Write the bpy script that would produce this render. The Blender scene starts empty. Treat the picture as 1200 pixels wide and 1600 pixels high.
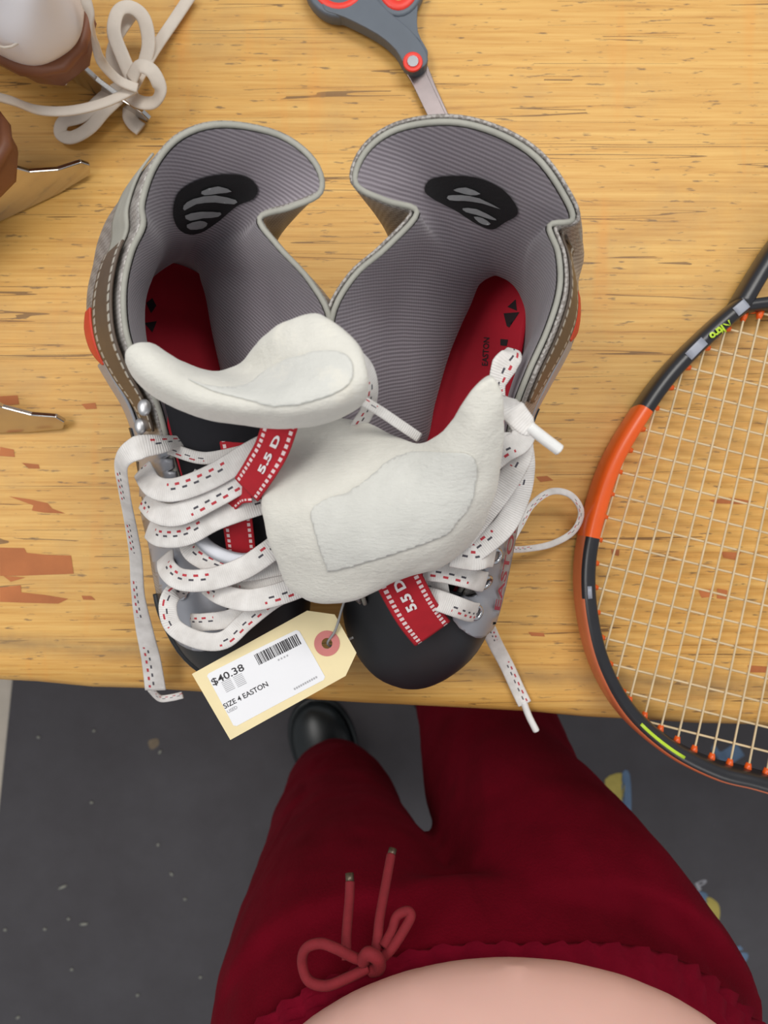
import bpy, bmesh, math, random
from mathutils import Vector, Matrix, geometry
from mathutils.bvhtree import BVHTree
random.seed(7)
sc = bpy.context.scene
C = sc.collection
# ------------------------------------------------------------------ camera
ZB = 0.90          # bench top above the floor
HC = 0.50          # camera above the bench top
FPX = 1100.0
cam_d = bpy.data.cameras.new('camera'); cam = bpy.data.objects.new('camera', cam_d); C.objects.link(cam)
cam.location = (0, 0, ZB + HC); cam.rotation_euler = (0, 0, 0)
cam_d.sensor_fit = 'VERTICAL'; cam_d.sensor_height = 32.0; cam_d.lens = 32.0 * FPX / 1600.0
cam_d.clip_start = 0.01; cam_d.clip_end = 20
cam_d.dof.use_dof = True; cam_d.dof.focus_distance = 0.38; cam_d.dof.aperture_fstop = 9.0
sc.camera = cam
# ------------------------------------------------------------------ light
w = bpy.data.worlds.new('world'); sc.world = w; w.use_nodes = True
w.node_tree.nodes['Background'].inputs[0].default_value = (0.93, 0.96, 1.0, 1)
w.node_tree.nodes['Background'].inputs[1].default_value = 0.42
def area(name, loc, size, power, col, rot=(0, 0, 0)):
    d = bpy.data.lights.new(name, 'AREA'); d.shape = 'RECTANGLE'; d.size, d.size_y = size
    d.energy = power; d.color = col
    o = bpy.data.objects.new(name, d); o.location = loc; o.rotation_euler = rot; C.objects.link(o); return o
area('ceiling_panel_light', (0.55, 0.9, 2.75), (1.2, 0.6), 20, (1.0, 0.97, 0.92), (-0.25, 0.15, 0))
area('ceiling_panel_light', (-0.9, 0.2, 2.75), (0.6, 1.2), 16, (1.0, 0.97, 0.93), (0, -0.3, 0))
area('ceiling_panel_light', (0.6, -1.7, 2.75), (1.2, 0.6), 10, (1.0, 0.97, 0.93), (0.35, 0, 0))
vs = sc.view_settings
sc.display_settings.display_device = 'sRGB'
vs.view_transform = 'Standard'; vs.look = 'None'; vs.gamma = 1.0; vs.use_curve_mapping = False
vs.exposure = 0.02
# ------------------------------------------------------------------ helpers
def lin(c):
    return tuple((x/255/12.92 if x/255 <= 0.04045 else ((x/255+0.055)/1.055)**2.4) for x in c) + (1.0,)
def P(x, y, z=0.0):
    k = (HC - z)/FPX
    return Vector(((x-600)*k, (800-y)*k, ZB + z))
def V(*a): return Vector(a)

class NT:
    def __init__(s, name):
        s.m = bpy.data.materials.new(name); s.m.use_nodes = True; s.t = s.m.node_tree
        s.b = s.t.nodes['Principled BSDF']
    def n(s, typ, **kw):
        nd = s.t.nodes.new(typ)
        for k, v in kw.items():
            if k in nd.inputs: nd.inputs[k].default_value = v
            else: setattr(nd, k, v)
        return nd
    def l(s, a, b): s.t.links.new(a, b)
    def math(s, op, a, b=None, clamp=False):
        nd = s.t.nodes.new('ShaderNodeMath'); nd.operation = op; nd.use_clamp = clamp
        for i, q in enumerate((a, b)):
            if q is None: continue
            if isinstance(q, (int, float)): nd.inputs[i].default_value = q
            else: s.l(q, nd.inputs[i])
        return nd.outputs[0]
    def mix(s, fac, a, b, blend='MIX'):
        nd = s.t.nodes.new('ShaderNodeMix'); nd.data_type = 'RGBA'; nd.blend_type = blend
        for i, q in ((0, fac), (6, a), (7, b)):
            if isinstance(q, (int, float, tuple)): nd.inputs[i].default_value = q
            else: s.l(q, nd.inputs[i])
        return nd.outputs[2]
    def ramp(s, fac, stops):
        nd = s.t.nodes.new('ShaderNodeValToRGB'); cr = nd.color_ramp
        while len(cr.elements) < len(stops): cr.elements.new(0.5)
        for e, (p, c) in zip(cr.elements, stops): e.position = p; e.color = c if isinstance(c, tuple) else (c, c, c, 1)
        s.l(fac, nd.inputs[0]); return nd.outputs[0]
    def coord(s, kind='Object', scale=(1, 1, 1), rot=(0, 0, 0)):
        tc = s.n('ShaderNodeTexCoord'); mp = s.n('ShaderNodeMapping')
        mp.inputs['Scale'].default_value = scale; mp.inputs['Rotation'].default_value = rot
        s.l(tc.outputs[kind], mp.inputs[0]); return mp.outputs[0]
    def noise(s, vec, scale, detail=4, rough=0.55, dist=0.0):
        nd = s.n('ShaderNodeTexNoise'); nd.inputs['Scale'].default_value = scale; nd.inputs['Detail'].default_value = detail
        nd.inputs['Roughness'].default_value = rough; nd.inputs['Distortion'].default_value = dist
        s.l(vec, nd.inputs['Vector']); return nd.outputs['Fac']
    def bump(s, h, strength=0.3, dist=0.001):
        nd = s.n('ShaderNodeBump'); nd.inputs['Strength'].default_value = strength; nd.inputs['Distance'].default_value = dist
        s.l(h, nd.inputs['Height']); s.l(nd.outputs[0], s.b.inputs['Normal'])

def simple(name, col, rough=0.6, metal=0.0, var=0.10, scale=60, bump=0.0, bdist=0.0005, sheen=0.0, spec=0.5):
    t = NT(name); v = t.coord()
    f = t.noise(v, scale)
    c = lin(col); dk = tuple(x*(1-var) for x in c[:3])+(1,); lt = tuple(min(1, x*(1+var)) for x in c[:3])+(1,)
    t.l(t.ramp(f, [(0.3, dk), (0.7, lt)]), t.b.inputs['Base Color'])
    t.b.inputs['Roughness'].default_value = rough; t.b.inputs['Metallic'].default_value = metal
    t.b.inputs['Specular IOR Level'].default_value = spec
    if sheen: t.b.inputs['Sheen Weight'].default_value = sheen; t.b.inputs['Sheen Roughness'].default_value = 0.6
    if bump: t.bump(t.noise(v, scale*5, 3), bump, bdist)
    return t.m

def mat_wood(edge=False):
    t = NT('worn_plywood'); 
    v = t.coord('Object', (1.0, 14, 14)); v2 = t.coord('Object', (1.6, 60, 60)); v3 = t.coord('Object', (1, 1, 1))
    big = t.noise(v, 3.2, 5, 0.55, 0.4); fine = t.noise(v2, 5.0, 6, 0.7, 0.2)
    base = t.ramp(big, [(0.25, lin((176, 122, 50))), (0.45, lin((206, 152, 74))), (0.6, lin((220, 168, 86))), (0.8, lin((230, 184, 106)))])
    g = t.ramp(fine, [(0.30, lin((150, 98, 42))), (0.42, lin((208, 156, 78))), (0.7, lin((238, 198, 118)))])
    c = t.mix(0.62, base, g)
    # thin dark plank joints running with the grain
    crack_v = t.coord('Object', (0.9, 38, 38)); cn = t.noise(crack_v, 2.2, 2, 0.5, 0.6)
    ridge = t.math('ABSOLUTE', t.math('SUBTRACT', cn, 0.5))
    thin = t.math('LESS_THAN', ridge, 0.006)
    gate = t.math('GREATER_THAN', t.noise(t.coord('Object', (3, 20, 20)), 2.0, 2), 0.48)
    crack = t.math('MULTIPLY', thin, gate)
    c = t.mix(t.math('MULTIPLY', crack, 0.75), c, lin((92, 60, 34)))
    # short dark nicks
    nv = t.coord('Object', (26, 150, 1)); nn = t.noise(nv, 2.4, 3, 0.6)
    nick = t.math('MULTIPLY', t.math('SUBTRACT', nn, 0.625, ), 14.0, True)
    c = t.mix(t.math('MULTIPLY', nick, 0.7), c, lin((92, 74, 60)))
    # greyish grime
    gr = t.noise(v3, 9, 6, 0.65); grime = t.ramp(gr, [(0.5, 0.0), (0.75, 0.5)])
    c = t.mix(grime, c, lin((168, 136, 92)))
    dr = t.coord('Object', (14, 1.6, 1)); df = t.noise(dr, 3.0, 3, 0.5); drip = t.ramp(df, [(0.62, 0.0), (0.72, 0.35)])
    c = t.mix(drip, c, lin((224, 150, 60)))
    sp_ = t.n('ShaderNodeSeparateXYZ'); t.l(t.coord(), sp_.inputs[0])
    dist_ = t.math('ADD', t.math('SUBTRACT', sp_.outputs[1], -0.1227), t.math('MULTIPLY', sp_.outputs[0], 0.0617))
    band = t.math('SUBTRACT', 1.0, t.math('MULTIPLY', t.math('ABSOLUTE', t.math('SUBTRACT', t.math('ADD', dist_, t.math('MULTIPLY', t.noise(t.coord('Object', (8, 1, 1)), 6, 3), 0.006)), 0.016)), 95.0), True)
    band = t.math('MULTIPLY', band, t.math('ADD', t.math('MULTIPLY', t.noise(t.coord('Object', (3, 3, 1)), 16, 4), 0.9), 0.1))
    c = t.mix(t.math('MULTIPLY', band, 0.95, True), c, lin((138, 112, 76)))
    if edge: c = t.mix(0.35, c, lin((150, 112, 66)))
    t.l(c, t.b.inputs['Base Color'])
    t.b.inputs['Roughness'].default_value = 0.52
    h = t.math('SUBTRACT', fine, t.math('MULTIPLY', crack, 0.8))
    t.bump(h, 0.35, 0.0006)
    return t.m

def mat_liner():
    t = NT('ribbed_liner_fabric')
    sep = t.n('ShaderNodeSeparateXYZ'); t.l(t.coord(), sep.inputs[0]); nz = t.noise(t.coord(), 30, 3)
    dd = t.math('ADD', t.math('MULTIPLY', sep.outputs[0], 0.38), t.math('ADD', t.math('MULTIPLY', sep.outputs[1], 0.85), t.math('MULTIPLY', sep.outputs[2], 0.55)))
    ph = t.math('ADD', t.math('MULTIPLY', dd, 2*math.pi/0.0019), t.math('MULTIPLY', nz, 7.0))
    rib = t.math('SINE', ph)
    ph2 = t.math('SINE', t.math('MULTIPLY', sep.outputs[0], 2*math.pi/0.0012))
    r = t.math('ADD', t.math('MULTIPLY', rib, 0.5), 0.5)
    col = t.ramp(r, [(0.0, lin((122, 114, 121))), (0.5, lin((142, 134, 141))), (1.0, lin((164, 156, 164)))])
    col = t.mix(t.ramp(t.noise(t.coord(), 35, 4), [(0.4, 0.0), (0.8, 0.35)]), col, lin((122, 114, 122)))
    t.l(col, t.b.inputs['Base Color']); t.b.inputs['Roughness'].default_value = 0.85
    t.b.inputs['Sheen Weight'].default_value = 0.25
    t.bump(t.math('ADD', r, t.math('MULTIPLY', ph2, 0.15)), 0.35, 0.0004)
    return t.m

def mat_lace():
    t = NT('white_lace_with_dashes')
    uv = t.coord('UV'); s = t.n('ShaderNodeSeparateXYZ'); t.l(uv, s.inputs[0])
    u, v = s.outputs[0], s.outputs[1]
    def band(c0, wd): return t.math('LESS_THAN', t.math('ABSOLUTE', t.math('SUBTRACT', v, c0)), wd)
    def dash(off): return t.math('LESS_THAN', t.math('FRACT', t.math('ADD', t.math('MULTIPLY', u, 1/0.0066), off)), 0.42)
    gate = t.math('LESS_THAN', t.math('FRACT', t.math('MULTIPLY', u, 1/0.061)), 0.55)
    rd = t.math('MULTIPLY', t.math('MULTIPLY', band(0.27, 0.055), dash(0.0)), gate)
    bk = t.math('MULTIPLY', t.math('MULTIPLY', band(0.46, 0.045), dash(0.4)), gate)
    base = t.ramp(t.noise(t.coord(), 90, 4), [(0.3, lin((206, 202, 198))), (0.7, lin((234, 231, 228)))])
    c = t.mix(rd, base, lin((186, 58, 68))); c = t.mix(bk, c, lin((74, 72, 80)))
    t.l(c, t.b.inputs['Base Color']); t.b.inputs['Roughness'].default_value = 0.85
    wv = t.math('SINE', t.math('MULTIPLY', u, 2*math.pi/0.0011)); t.bump(wv, 0.3, 0.0003)
    return t.m

def mat_felt(col=(218, 216, 207)):
    t = NT('white_felt'); v = t.coord()
    c = t.ramp(t.noise(v, 28, 6, 0.65), [(0.25, tuple(x*0.86 for x in lin(col)[:3])+(1,)), (0.6, lin(col)), (0.85, lin((236, 230, 214)))])
    t.l(c, t.b.inputs['Base Color']); t.b.inputs['Roughness'].default_value = 0.95
    t.b.inputs['Sheen Weight'].default_value = 0.4
    vs_ = t.coord('Object', (1, 3.5, 1)); t.bump(t.math('ADD', t.noise(v, 60, 5, 0.7), t.math('MULTIPLY', t.noise(vs_, 260, 4, 0.7), 0.35)), 0.6, 0.002)
    return t.m

def mat_pants():
    t = NT('maroon_fleece'); v = t.coord()
    c = t.ramp(t.noise(v, 14, 4), [(0.3, lin((88, 3, 18))), (0.7, lin((108, 5, 26)))])
    t.l(c, t.b.inputs['Base Color']); t.b.inputs['Roughness'].default_value = 0.9
    t.b.inputs['Sheen Weight'].default_value = 0.05; t.b.inputs['Sheen Roughness'].default_value = 0.4; t.b.inputs['Specular IOR Level'].default_value = 0.08
    t.b.inputs['Sheen Tint'].default_value = lin((200, 60, 80))
    t.bump(t.math('ADD', t.noise(v, 500, 3), t.math('MULTIPLY', t.noise(t.coord('Object', (14, 9, 5)), 1.2, 2, 0.4, 0.6), 30.0)), 0.45, 0.0012)
    return t.m

def mat_mat():
    t = NT('charcoal_floor_mat'); v = t.coord()
    c = t.ramp(t.noise(v, 3.0, 6, 0.7), [(0.3, lin((70, 67, 70))), (0.7, lin((84, 82, 86)))])
    sp = t.ramp(t.noise(v, 70, 3, 0.8), [(0.70, 0.0), (0.78, 0.35)])
    c = t.mix(sp, c, lin((120, 116, 116)))
    t.l(c, t.b.inputs['Base Color']); t.b.inputs['Roughness'].default_value = 0.9
    t.bump(t.noise(v, 500, 3), 0.4, 0.001)
    return t.m

def mat_stripes(name, base, dash_col, lines, period, duty=0.55, wd=0.03, rough=0.8):
    """webbing / panel with rows of stitching: v positions in `lines`, u in metres"""
    t = NT(name); uv = t.coord('UV'); s = t.n('ShaderNodeSeparateXYZ'); t.l(uv, s.inputs[0]); u, v = s.outputs[0], s.outputs[1]
    f = None
    for c0 in lines:
        b = t.math('LESS_THAN', t.math('ABSOLUTE', t.math('SUBTRACT', v, c0)), wd); f = b if f is None else t.math('ADD', f, b, True)
    d = t.math('LESS_THAN', t.math('FRACT', t.math('MULTIPLY', u, 1/period)), duty); f = t.math('MULTIPLY', f, d)
    bc = t.ramp(t.noise(t.coord(), 120, 3), [(0.3, tuple(x*0.85 for x in lin(base)[:3])+(1,)), (0.7, lin(base))])
    t.l(t.mix(f, bc, lin(dash_col)), t.b.inputs['Base Color']); t.b.inputs['Roughness'].default_value = rough
    t.bump(f, 0.4, 0.0006)
    return t.m

def mat_mesh():
    t = NT('grey_woven_shell'); v = t.coord('Object', (1, 1, 1), (0.3, 0.2, 0.5))
    ck = t.n('ShaderNodeTexChecker'); ck.inputs['Scale'].default_value = 600; t.l(v, ck.inputs[0])
    ck.inputs[1].default_value = lin((128, 122, 118)); ck.inputs[2].default_value = lin((172, 168, 164))
    t.l(t.mix(t.ramp(t.noise(v, 40), [(0.4, 0.0), (0.8, 0.4)]), ck.outputs[0], lin((140, 132, 126))), t.b.inputs['Base Color'])
    t.b.inputs['Roughness'].default_value = 0.45; t.b.inputs['Metallic'].default_value = 0.25
    return t.m

M = dict(
    rivet=simple('brushed_rivet', (190, 190, 192), 0.38, 0.9), scissorsteel=simple('scissor_steel', (140, 130, 130), 0.34, 0.9),
    wood=mat_wood(), wood_edge=mat_wood(True), liner=mat_liner(), lace=mat_lace(), felt=mat_felt(), pants=mat_pants(), mat=mat_mat(), mesh=mat_mesh(),
    pad=mat_felt((210, 210, 204)),
    chip=simple('exposed_orange_ply', (178, 106, 58), 0.7, var=0.18, scale=25, bump=0.4),
    red_sole=simple('red_footbed', (206, 20, 48), 0.75, var=0.08, scale=40, bump=0.2),
    red_web=mat_stripes('red_stitched_webbing', (186, 24, 40), (236, 214, 214), (0.14, 0.86), 0.0032, 0.6, 0.05),
    black=simple('black_rubber', (34, 36, 40), 0.5, var=0.15, scale=30, bump=0.15),
    blackcloth=simple('black_cloth', (26, 26, 32), 0.9, bump=0.3), blackpatch=simple('black_embroidered_patch', (28, 27, 29), 0.85, bump=0.5, scale=120),
    silver=simple('silver_synthetic_leather', (166, 168, 175), 0.38, 0.35, 0.05, 40, 0.1),
    binding=simple('pale_grey_binding', (158, 157, 148), 0.7, bump=0.2, scale=80),
    brown_panel=mat_stripes('dark_taupe_panel', (88, 74, 62), (176, 172, 162), (0.13, 0.87), 0.0042, 0.72, 0.06, 0.45),
    print_black=simple('black_print', (40, 20, 26), 0.7), print_gray=simple('grey_embroidery', (150, 152, 154), 0.7, bump=0.4, scale=150),
    white_print=simple('white_print', (238, 232, 232), 0.7), red_print=simple('red_print', (150, 52, 66), 0.6), redorange=simple('red_orange_inset', (206, 60, 34), 0.5),
    metal=simple('polished_steel', (205, 205, 208), 0.2, 1.0, 0.03), bladesteel=simple('steel_blade', (206, 202, 198), 0.14, 1.0, 0.03),
    holder=simple('white_plastic', (222, 222, 224), 0.4), card=simple('manila_card', (238, 222, 176), 0.75, var=0.04, scale=50),
    sticker=simple('white_paper_label', (238, 239, 243), 0.6, var=0.01), ring=simple('pink_ring', (204, 124, 120), 0.7, var=0.05), ink=simple('black_ink', (52, 50, 54), 0.7),
    faint=simple('faint_grey_ink', (176, 176, 180), 0.7), aglet=simple('white_aglet_plastic', (232, 232, 230), 0.3),
    orange=simple('orange_gloss_paint', (238, 96, 30), 0.28, var=0.04), salmon=simple('dull_orange_paint', (206, 112, 74), 0.4, var=0.05), racketblack=simple('black_gloss_paint', (38, 38, 42), 0.3), lime=simple('lime_print', (182, 214, 50), 0.4),
    string=simple('cream_string', (212, 190, 152), 0.4), grip=simple('black_grip', (30, 30, 32), 0.8), greyprint=simple('grey_print', (150, 154, 166), 0.4),
    sc_grey=simple('slate_grey_plastic', (92, 100, 110), 0.5, var=0.05), sc_red=simple('red_plastic', (232, 58, 44), 0.45, var=0.04),
    white_boot=simple('white_leather', (232, 230, 234), 0.42, var=0.03, scale=20, bump=0.08), brown=simple('brown_leather_sole', (128, 80, 54), 0.45, var=0.14, scale=25, bump=0.15),
    oldlace=simple('off_white_lace', (214, 204, 192), 0.9, var=0.06, bump=0.3), skin=simple('skin', (236, 190, 178), 0.5, var=0.03, scale=12, bump=0.05),
    cord=simple('maroon_drawcord', (124, 24, 34), 0.85, bump=0.4, scale=200), cordtip=simple('dark_metal_tip', (96, 84, 70), 0.4, 0.6),
    shoe=simple('black_leather', (30, 36, 38), 0.32, var=0.1), tile=simple('pale_floor_tile', (196, 186, 172), 0.6, var=0.06, scale=30),
    m_yellow=simple('yellow_print', (176, 160, 84), 0.9, var=0.15, scale=30), m_blue=simple('blue_print', (98, 122, 150), 0.9, var=0.2, scale=30), m_white=simple('pale_print', (150, 150, 156), 0.9),
    shirt=simple('grey_shirt', (120, 120, 126), 0.9), leg=simple('bench_leg_wood', (150, 108, 62), 0.7), lint=simple('pale_lint', (150, 150, 140), 0.9), dirt=simple('tan_crumb', (122, 108, 90), 0.9),
    waist=simple('maroon_elastic', (118, 8, 34), 0.9, bump=0.5, scale=60, spec=0.1), plastic=simple('clear_fastener', (150, 150, 150), 0.3),
)
M['skin'].node_tree.nodes['Principled BSDF'].inputs['Subsurface Weight'].default_value = 0.15
M['skin'].node_tree.nodes['Principled BSDF'].inputs['Subsurface Radius'].default_value = (0.01, 0.004, 0.002)

# ------------------------------------------------------------------ object helpers
def link(name, me, mat=None, parent=None, smooth=True):
    o = bpy.data.objects.new(name, me); C.objects.link(o)
    if mat is not None:
        for m_ in (mat if isinstance(mat, (list, tuple)) else [mat]): me.materials.append(m_)
    if parent is not None:
        o.parent = parent; o.matrix_parent_inverse = parent_inv(parent)
    if smooth:
        for p in me.polygons: p.use_smooth = True
    return o
def parent_world(p):
    m_ = Matrix.LocRotScale(p.location, p.rotation_euler, p.scale)
    return (parent_world(p.parent) @ p.matrix_parent_inverse @ m_) if p.parent else m_
def parent_inv(p): return parent_world(p).inverted()
def thing(name, label, cat, loc, group=None):
    o = bpy.data.objects.new(name, None); C.objects.link(o); o.location = loc; o.empty_display_size = 0.02
    tag(o, label, cat, group); return o
def tag(o, label, cat, group=None, kind=None):
    o['label'] = label; o['category'] = cat
    if group: o['group'] = group
    if kind: o['kind'] = kind
def mesh_from(verts, faces, name='mesh', uvs=None):
    me = bpy.data.meshes.new(name); me.from_pydata([tuple(v) for v in verts], [], faces); me.update()
    if uvs is not None:
        l = me.uv_layers.new(name='UVMap')
        for lp in me.loops: l.data[lp.index].uv = uvs[lp.vertex_index]
    return me
def cr(p0, p1, p2, p3, t):
    return 0.5*((2*p1)+(p2-p0)*t+(2*p0-5*p1+4*p2-p3)*t*t+(3*p1-p0-3*p2+p3)*t*t*t)
def spline(pts, n, closed=False):
    """n samples per segment"""
    L = len(pts); out = []
    segs = L if closed else L-1
    for i in range(segs):
        if closed: a, b, c, d = pts[(i-1) % L], pts[i], pts[(i+1) % L], pts[(i+2) % L]
        else: a, b, c, d = pts[max(i-1, 0)], pts[i], pts[i+1], pts[min(i+2, L-1)]
        for k in range(n): out.append(cr(a, b, c, d, k/n))
    if not closed: out.append(pts[-1].copy() if hasattr(pts[-1], 'copy') else pts[-1])
    return out
def grid_pts(rows, nu, nv, closed_u=False):
    R = [spline(r, nu, closed_u) for r in rows]
    cols = [spline([R[j][i] for j in range(len(R))], nv) for i in range(len(R[0]))]
    return [[cols[i][j] for i in range(len(cols))] for j in range(len(cols[0]))]
def grid_mesh(g, closed_u=False, name='mesh'):
    nj, ni = len(g), len(g[0]); verts = [v for r in g for v in r]; faces = []; uvs = []
    for j in range(nj):
        u = 0
        for i in range(ni):
            if i: u += (g[nj-1][i]-g[nj-1][i-1]).length
            uvs.append((u, 0))
    for i in range(ni):
        v = 0
        for j in range(nj):
            if j: v += (g[j][i]-g[j-1][i]).length
            uvs[j*ni+i] = (uvs[j*ni+i][0], v)
    for j in range(nj-1):
        for i in range(ni if closed_u else ni-1):
            a, b = j*ni+i, j*ni+(i+1) % ni
            faces.append((a, b, b+ni, a+ni))
    return mesh_from(verts, faces, name, uvs)
def solidify(o, th, off=0.0):
    m_ = o.modifiers.new('thickness', 'SOLIDIFY'); m_.thickness = th; m_.offset = off; return o
def subsurf(o, n=1):
    m_ = o.modifiers.new('smooth', 'SUBSURF'); m_.levels = n; m_.render_levels = n; return o
def bevel(o, w_, n=2):
    m_ = o.modifiers.new('bevel', 'BEVEL'); m_.width = w_; m_.segments = n; m_.limit_method = 'ANGLE'; return o

def sweep(pts, prof, closed=False, up=V(0, 0, 1), rolls=None, scales=None, caps=True, name='mesh', uv_v=None):
    """sweep a closed profile [(side, up)] along pts; returns mesh with u = length, v = profile side"""
    n = len(pts); verts = []; faces = []; uvs = []; k = len(prof); u = 0; side_prev = None
    for i, p in enumerate(pts):
        if closed: tg = pts[(i+1) % n]-pts[i-1]
        else: tg = pts[min(i+1, n-1)]-pts[max(i-1, 0)]
        if tg.length < 1e-9: tg = V(1, 0, 0)
        tg.normalize()
        side = tg.cross(up)
        if side.length < 0.15:
            side = side_prev.copy() if side_prev is not None else tg.cross(V(0.3, 1, 0.2))
        side = (side - tg*side.dot(tg)).normalized()
        if side_prev is not None and side.dot(side_prev) < -0.3 and not closed: side = -side
        side_prev = side
        nn = side.cross(tg).normalized()
        if rolls:
            r = rolls[i] if len(rolls) == n else rolls[min(len(rolls)-1, int(round(i*(len(rolls)-1)/(n-1))))]
            if len(rolls) != n:
                x = i*(len(rolls)-1)/(n-1); a = int(x); b = min(a+1, len(rolls)-1); r = rolls[a]*(1-x+a)+rolls[b]*(x-a)
            s2 = side*math.cos(r)+nn*math.sin(r); nn = nn*math.cos(r)-side*math.sin(r)
        else: s2 = side
        sc_ = 1.0
        if scales:
            x = i*(len(scales)-1)/(n-1); a = int(x); b = min(a+1, len(scales)-1); sc_ = scales[a]*(1-x+a)+scales[b]*(x-a)
        if i: u += (p-pts[i-1]).length
        mx = max(abs(q[0]) for q in prof) or 1
        for q in prof:
            verts.append(p+s2*q[0]*sc_+nn*q[1]*(sc_ if sc_ < 1 or not uv_v else 1)); uvs.append((u, 0.5+0.5*q[0]/mx))
    for i in range(n if closed else n-1):
        for j in range(k):
            a, b = i*k+j, i*k+(j+1) % k; c, d = ((i+1) % n)*k+(j+1) % k, ((i+1) % n)*k+j
            faces.append((a, b, c, d))
    if caps and not closed:
        faces.append(tuple(range(k-1, -1, -1))); faces.append(tuple(range((n-1)*k, n*k)))
    return mesh_from(verts, faces, name, uvs)
def circ(r, k=10, ry=None): return [(r*math.cos(2*math.pi*i/k), (ry or r)*math.sin(2*math.pi*i/k)) for i in range(k)]
def flat(w_, th=0.0014, k=14):
    out = []
    for i in range(k):
        a = 2*math.pi*i/k; c, s = math.cos(a), math.sin(a)
        out.append((w_/2*math.copysign(abs(c)**0.8, c), th/2*math.copysign(abs(s)**0.7, s)))
    return out
def PX(lst): return [P(*q) for q in lst]
def ribbon(name, pts, w_, mat, parent, n=8, rolls=None, th=0.0014, up=V(0, 0, 1), scales=None):
    return link(name, sweep(spline(pts, n), flat(w_, th), rolls=rolls, up=up, scales=scales, uv_v=True), mat, parent)
def tube(name, pts, r, mat, parent, n=8, closed=False, k=10, scales=None, ry=None):
    return link(name, sweep(spline(pts, n, closed), circ(r, k, ry), closed=closed, scales=scales), mat, parent)
def prism(poly, z0, z1):
    n = len(poly); vs_ = [V(p[0], p[1], z0) for p in poly]+[V(p[0], p[1], z1) for p in poly]
    fs = [tuple(range(n-1, -1, -1)), tuple(range(n, 2*n))]+[(i, (i+1) % n, n+(i+1) % n, n+i) for i in range(n)]
    return mesh_from(vs_, fs)
def merge(meshes):
    bm = bmesh.new()
    for me in meshes: bm.from_mesh(me)
    out = bpy.data.meshes.new('mesh'); bm.to_mesh(out); bm.free(); return out

def bvh_of(*objs):
    dg = bpy.context.evaluated_depsgraph_get(); vs_, fs = [], []
    bpy.context.view_layer.update()
    dg = bpy.context.evaluated_depsgraph_get()
    for o in objs:
        e = o.evaluated_get(dg); me = e.to_mesh(); mw = e.matrix_world; b = len(vs_)
        vs_ += [mw @ v.co for v in me.vertices]; fs += [tuple(b+i for i in p.vertices) for p in me.polygons]
        e.to_mesh_clear()
    return BVHTree.FromPolygons(vs_, fs)
CAM = V(0, 0, ZB+HC)
def drop(bvh, x, y, off=0.0006):
    d = V((x-600)/FPX, (800-y)/FPX, -1).normalized()
    h, nrm, _, _ = bvh.ray_cast(CAM, d)
    if h is None: return None
    if nrm.dot(d) > 0: nrm = -nrm
    return h+nrm*off
def inside(p, poly):
    x, y = p; r = False; n = len(poly)
    for i in range(n):
        x1, y1 = poly[i]; x2, y2 = poly[(i+1) % n]
        if (y1 > y) != (y2 > y) and x < (x2-x1)*(y-y1)/(y2-y1)+x1: r = not r
    return r
def smooth_poly(poly, n=4):
    return [tuple(v) for v in spline([Vector(p) for p in poly], n, True)]
def drape(name, poly, bvh, mat, parent, step=4.0, off=0.0006, uvdir=None):
    """a thin applied shape lying on the surface under it"""
    pts = [Vector(p) for p in poly]; n = len(pts)
    dense = []
    for i in range(n):
        a, b = pts[i], pts[(i+1) % n]; k = max(1, int((b-a).length/step))
        dense += [a+(b-a)*j/k for j in range(k)]
    n = len(dense); edges = [(i, (i+1) % n) for i in range(n)]
    x0, x1 = min(p.x for p in pts), max(p.x for p in pts); y0, y1 = min(p.y for p in pts), max(p.y for p in pts)
    y = y0+step*0.6
    while y < y1:
        x = x0+step*0.6
        while x < x1:
            if inside((x, y), dense): dense.append(Vector((x, y)))
            x += step
        y += step
    vv, ee, ff, *_ = geometry.delaunay_2d_cdt(dense, edges, [list(range(n))], 1, 1e-5)
    out = [drop(bvh, v.x, v.y, off) for v in vv]
    keep = {}; vs_ = []; uvs = []
    for i, p in enumerate(out):
        if p is not None:
            keep[i] = len(vs_); vs_.append(p); uvs.append((vv[i].x, vv[i].y))
    fs = [tuple(keep[i] for i in reversed(f)) for f in ff if all(i in keep for i in f)]
    fs = [f for f in fs if max((vs_[f[i]]-vs_[f[i-1]]).length for i in range(len(f))) < 0.012]
    par_ = list(range(len(vs_)))
    def fd(q):
        while par_[q] != q: par_[q] = par_[par_[q]]; q = par_[q]
        return q
    for f in fs:
        for q in f[1:]: par_[fd(q)] = fd(f[0])
    cnt = {}
    for f in fs: cnt[fd(f[0])] = cnt.get(fd(f[0]), 0)+1
    if cnt:
        big = max(cnt, key=cnt.get); fs = [f for f in fs if fd(f[0]) == big]
        used = sorted({q for f in fs for q in f}); re_ = {q: k for k, q in enumerate(used)}
        vs_ = [vs_[q] for q in used]; uvs = [uvs[q] for q in used]; fs = [tuple(re_[q] for q in f) for f in fs]
    me = mesh_from(vs_, fs, name, uvs)
    return link(name, me, mat, parent)
FONTS = {}
def text_mesh(body, bold=0.0):
    cu = bpy.data.curves.new('txt', 'FONT'); cu.body = body; cu.size = 1.0; cu.offset = bold; cu.resolution_u = 3
    o = bpy.data.objects.new('txt', cu); C.objects.link(o)
    bpy.context.view_layer.update(); dg = bpy.context.evaluated_depsgraph_get()
    e = o.evaluated_get(dg); me = e.to_mesh()
    vs_ = [v.co.copy() for v in me.vertices]; fs = [tuple(p.vertices) for p in me.polygons]
    e.to_mesh_clear(); bpy.data.objects.remove(o); bpy.data.curves.remove(cu)
    return vs_, fs
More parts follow.
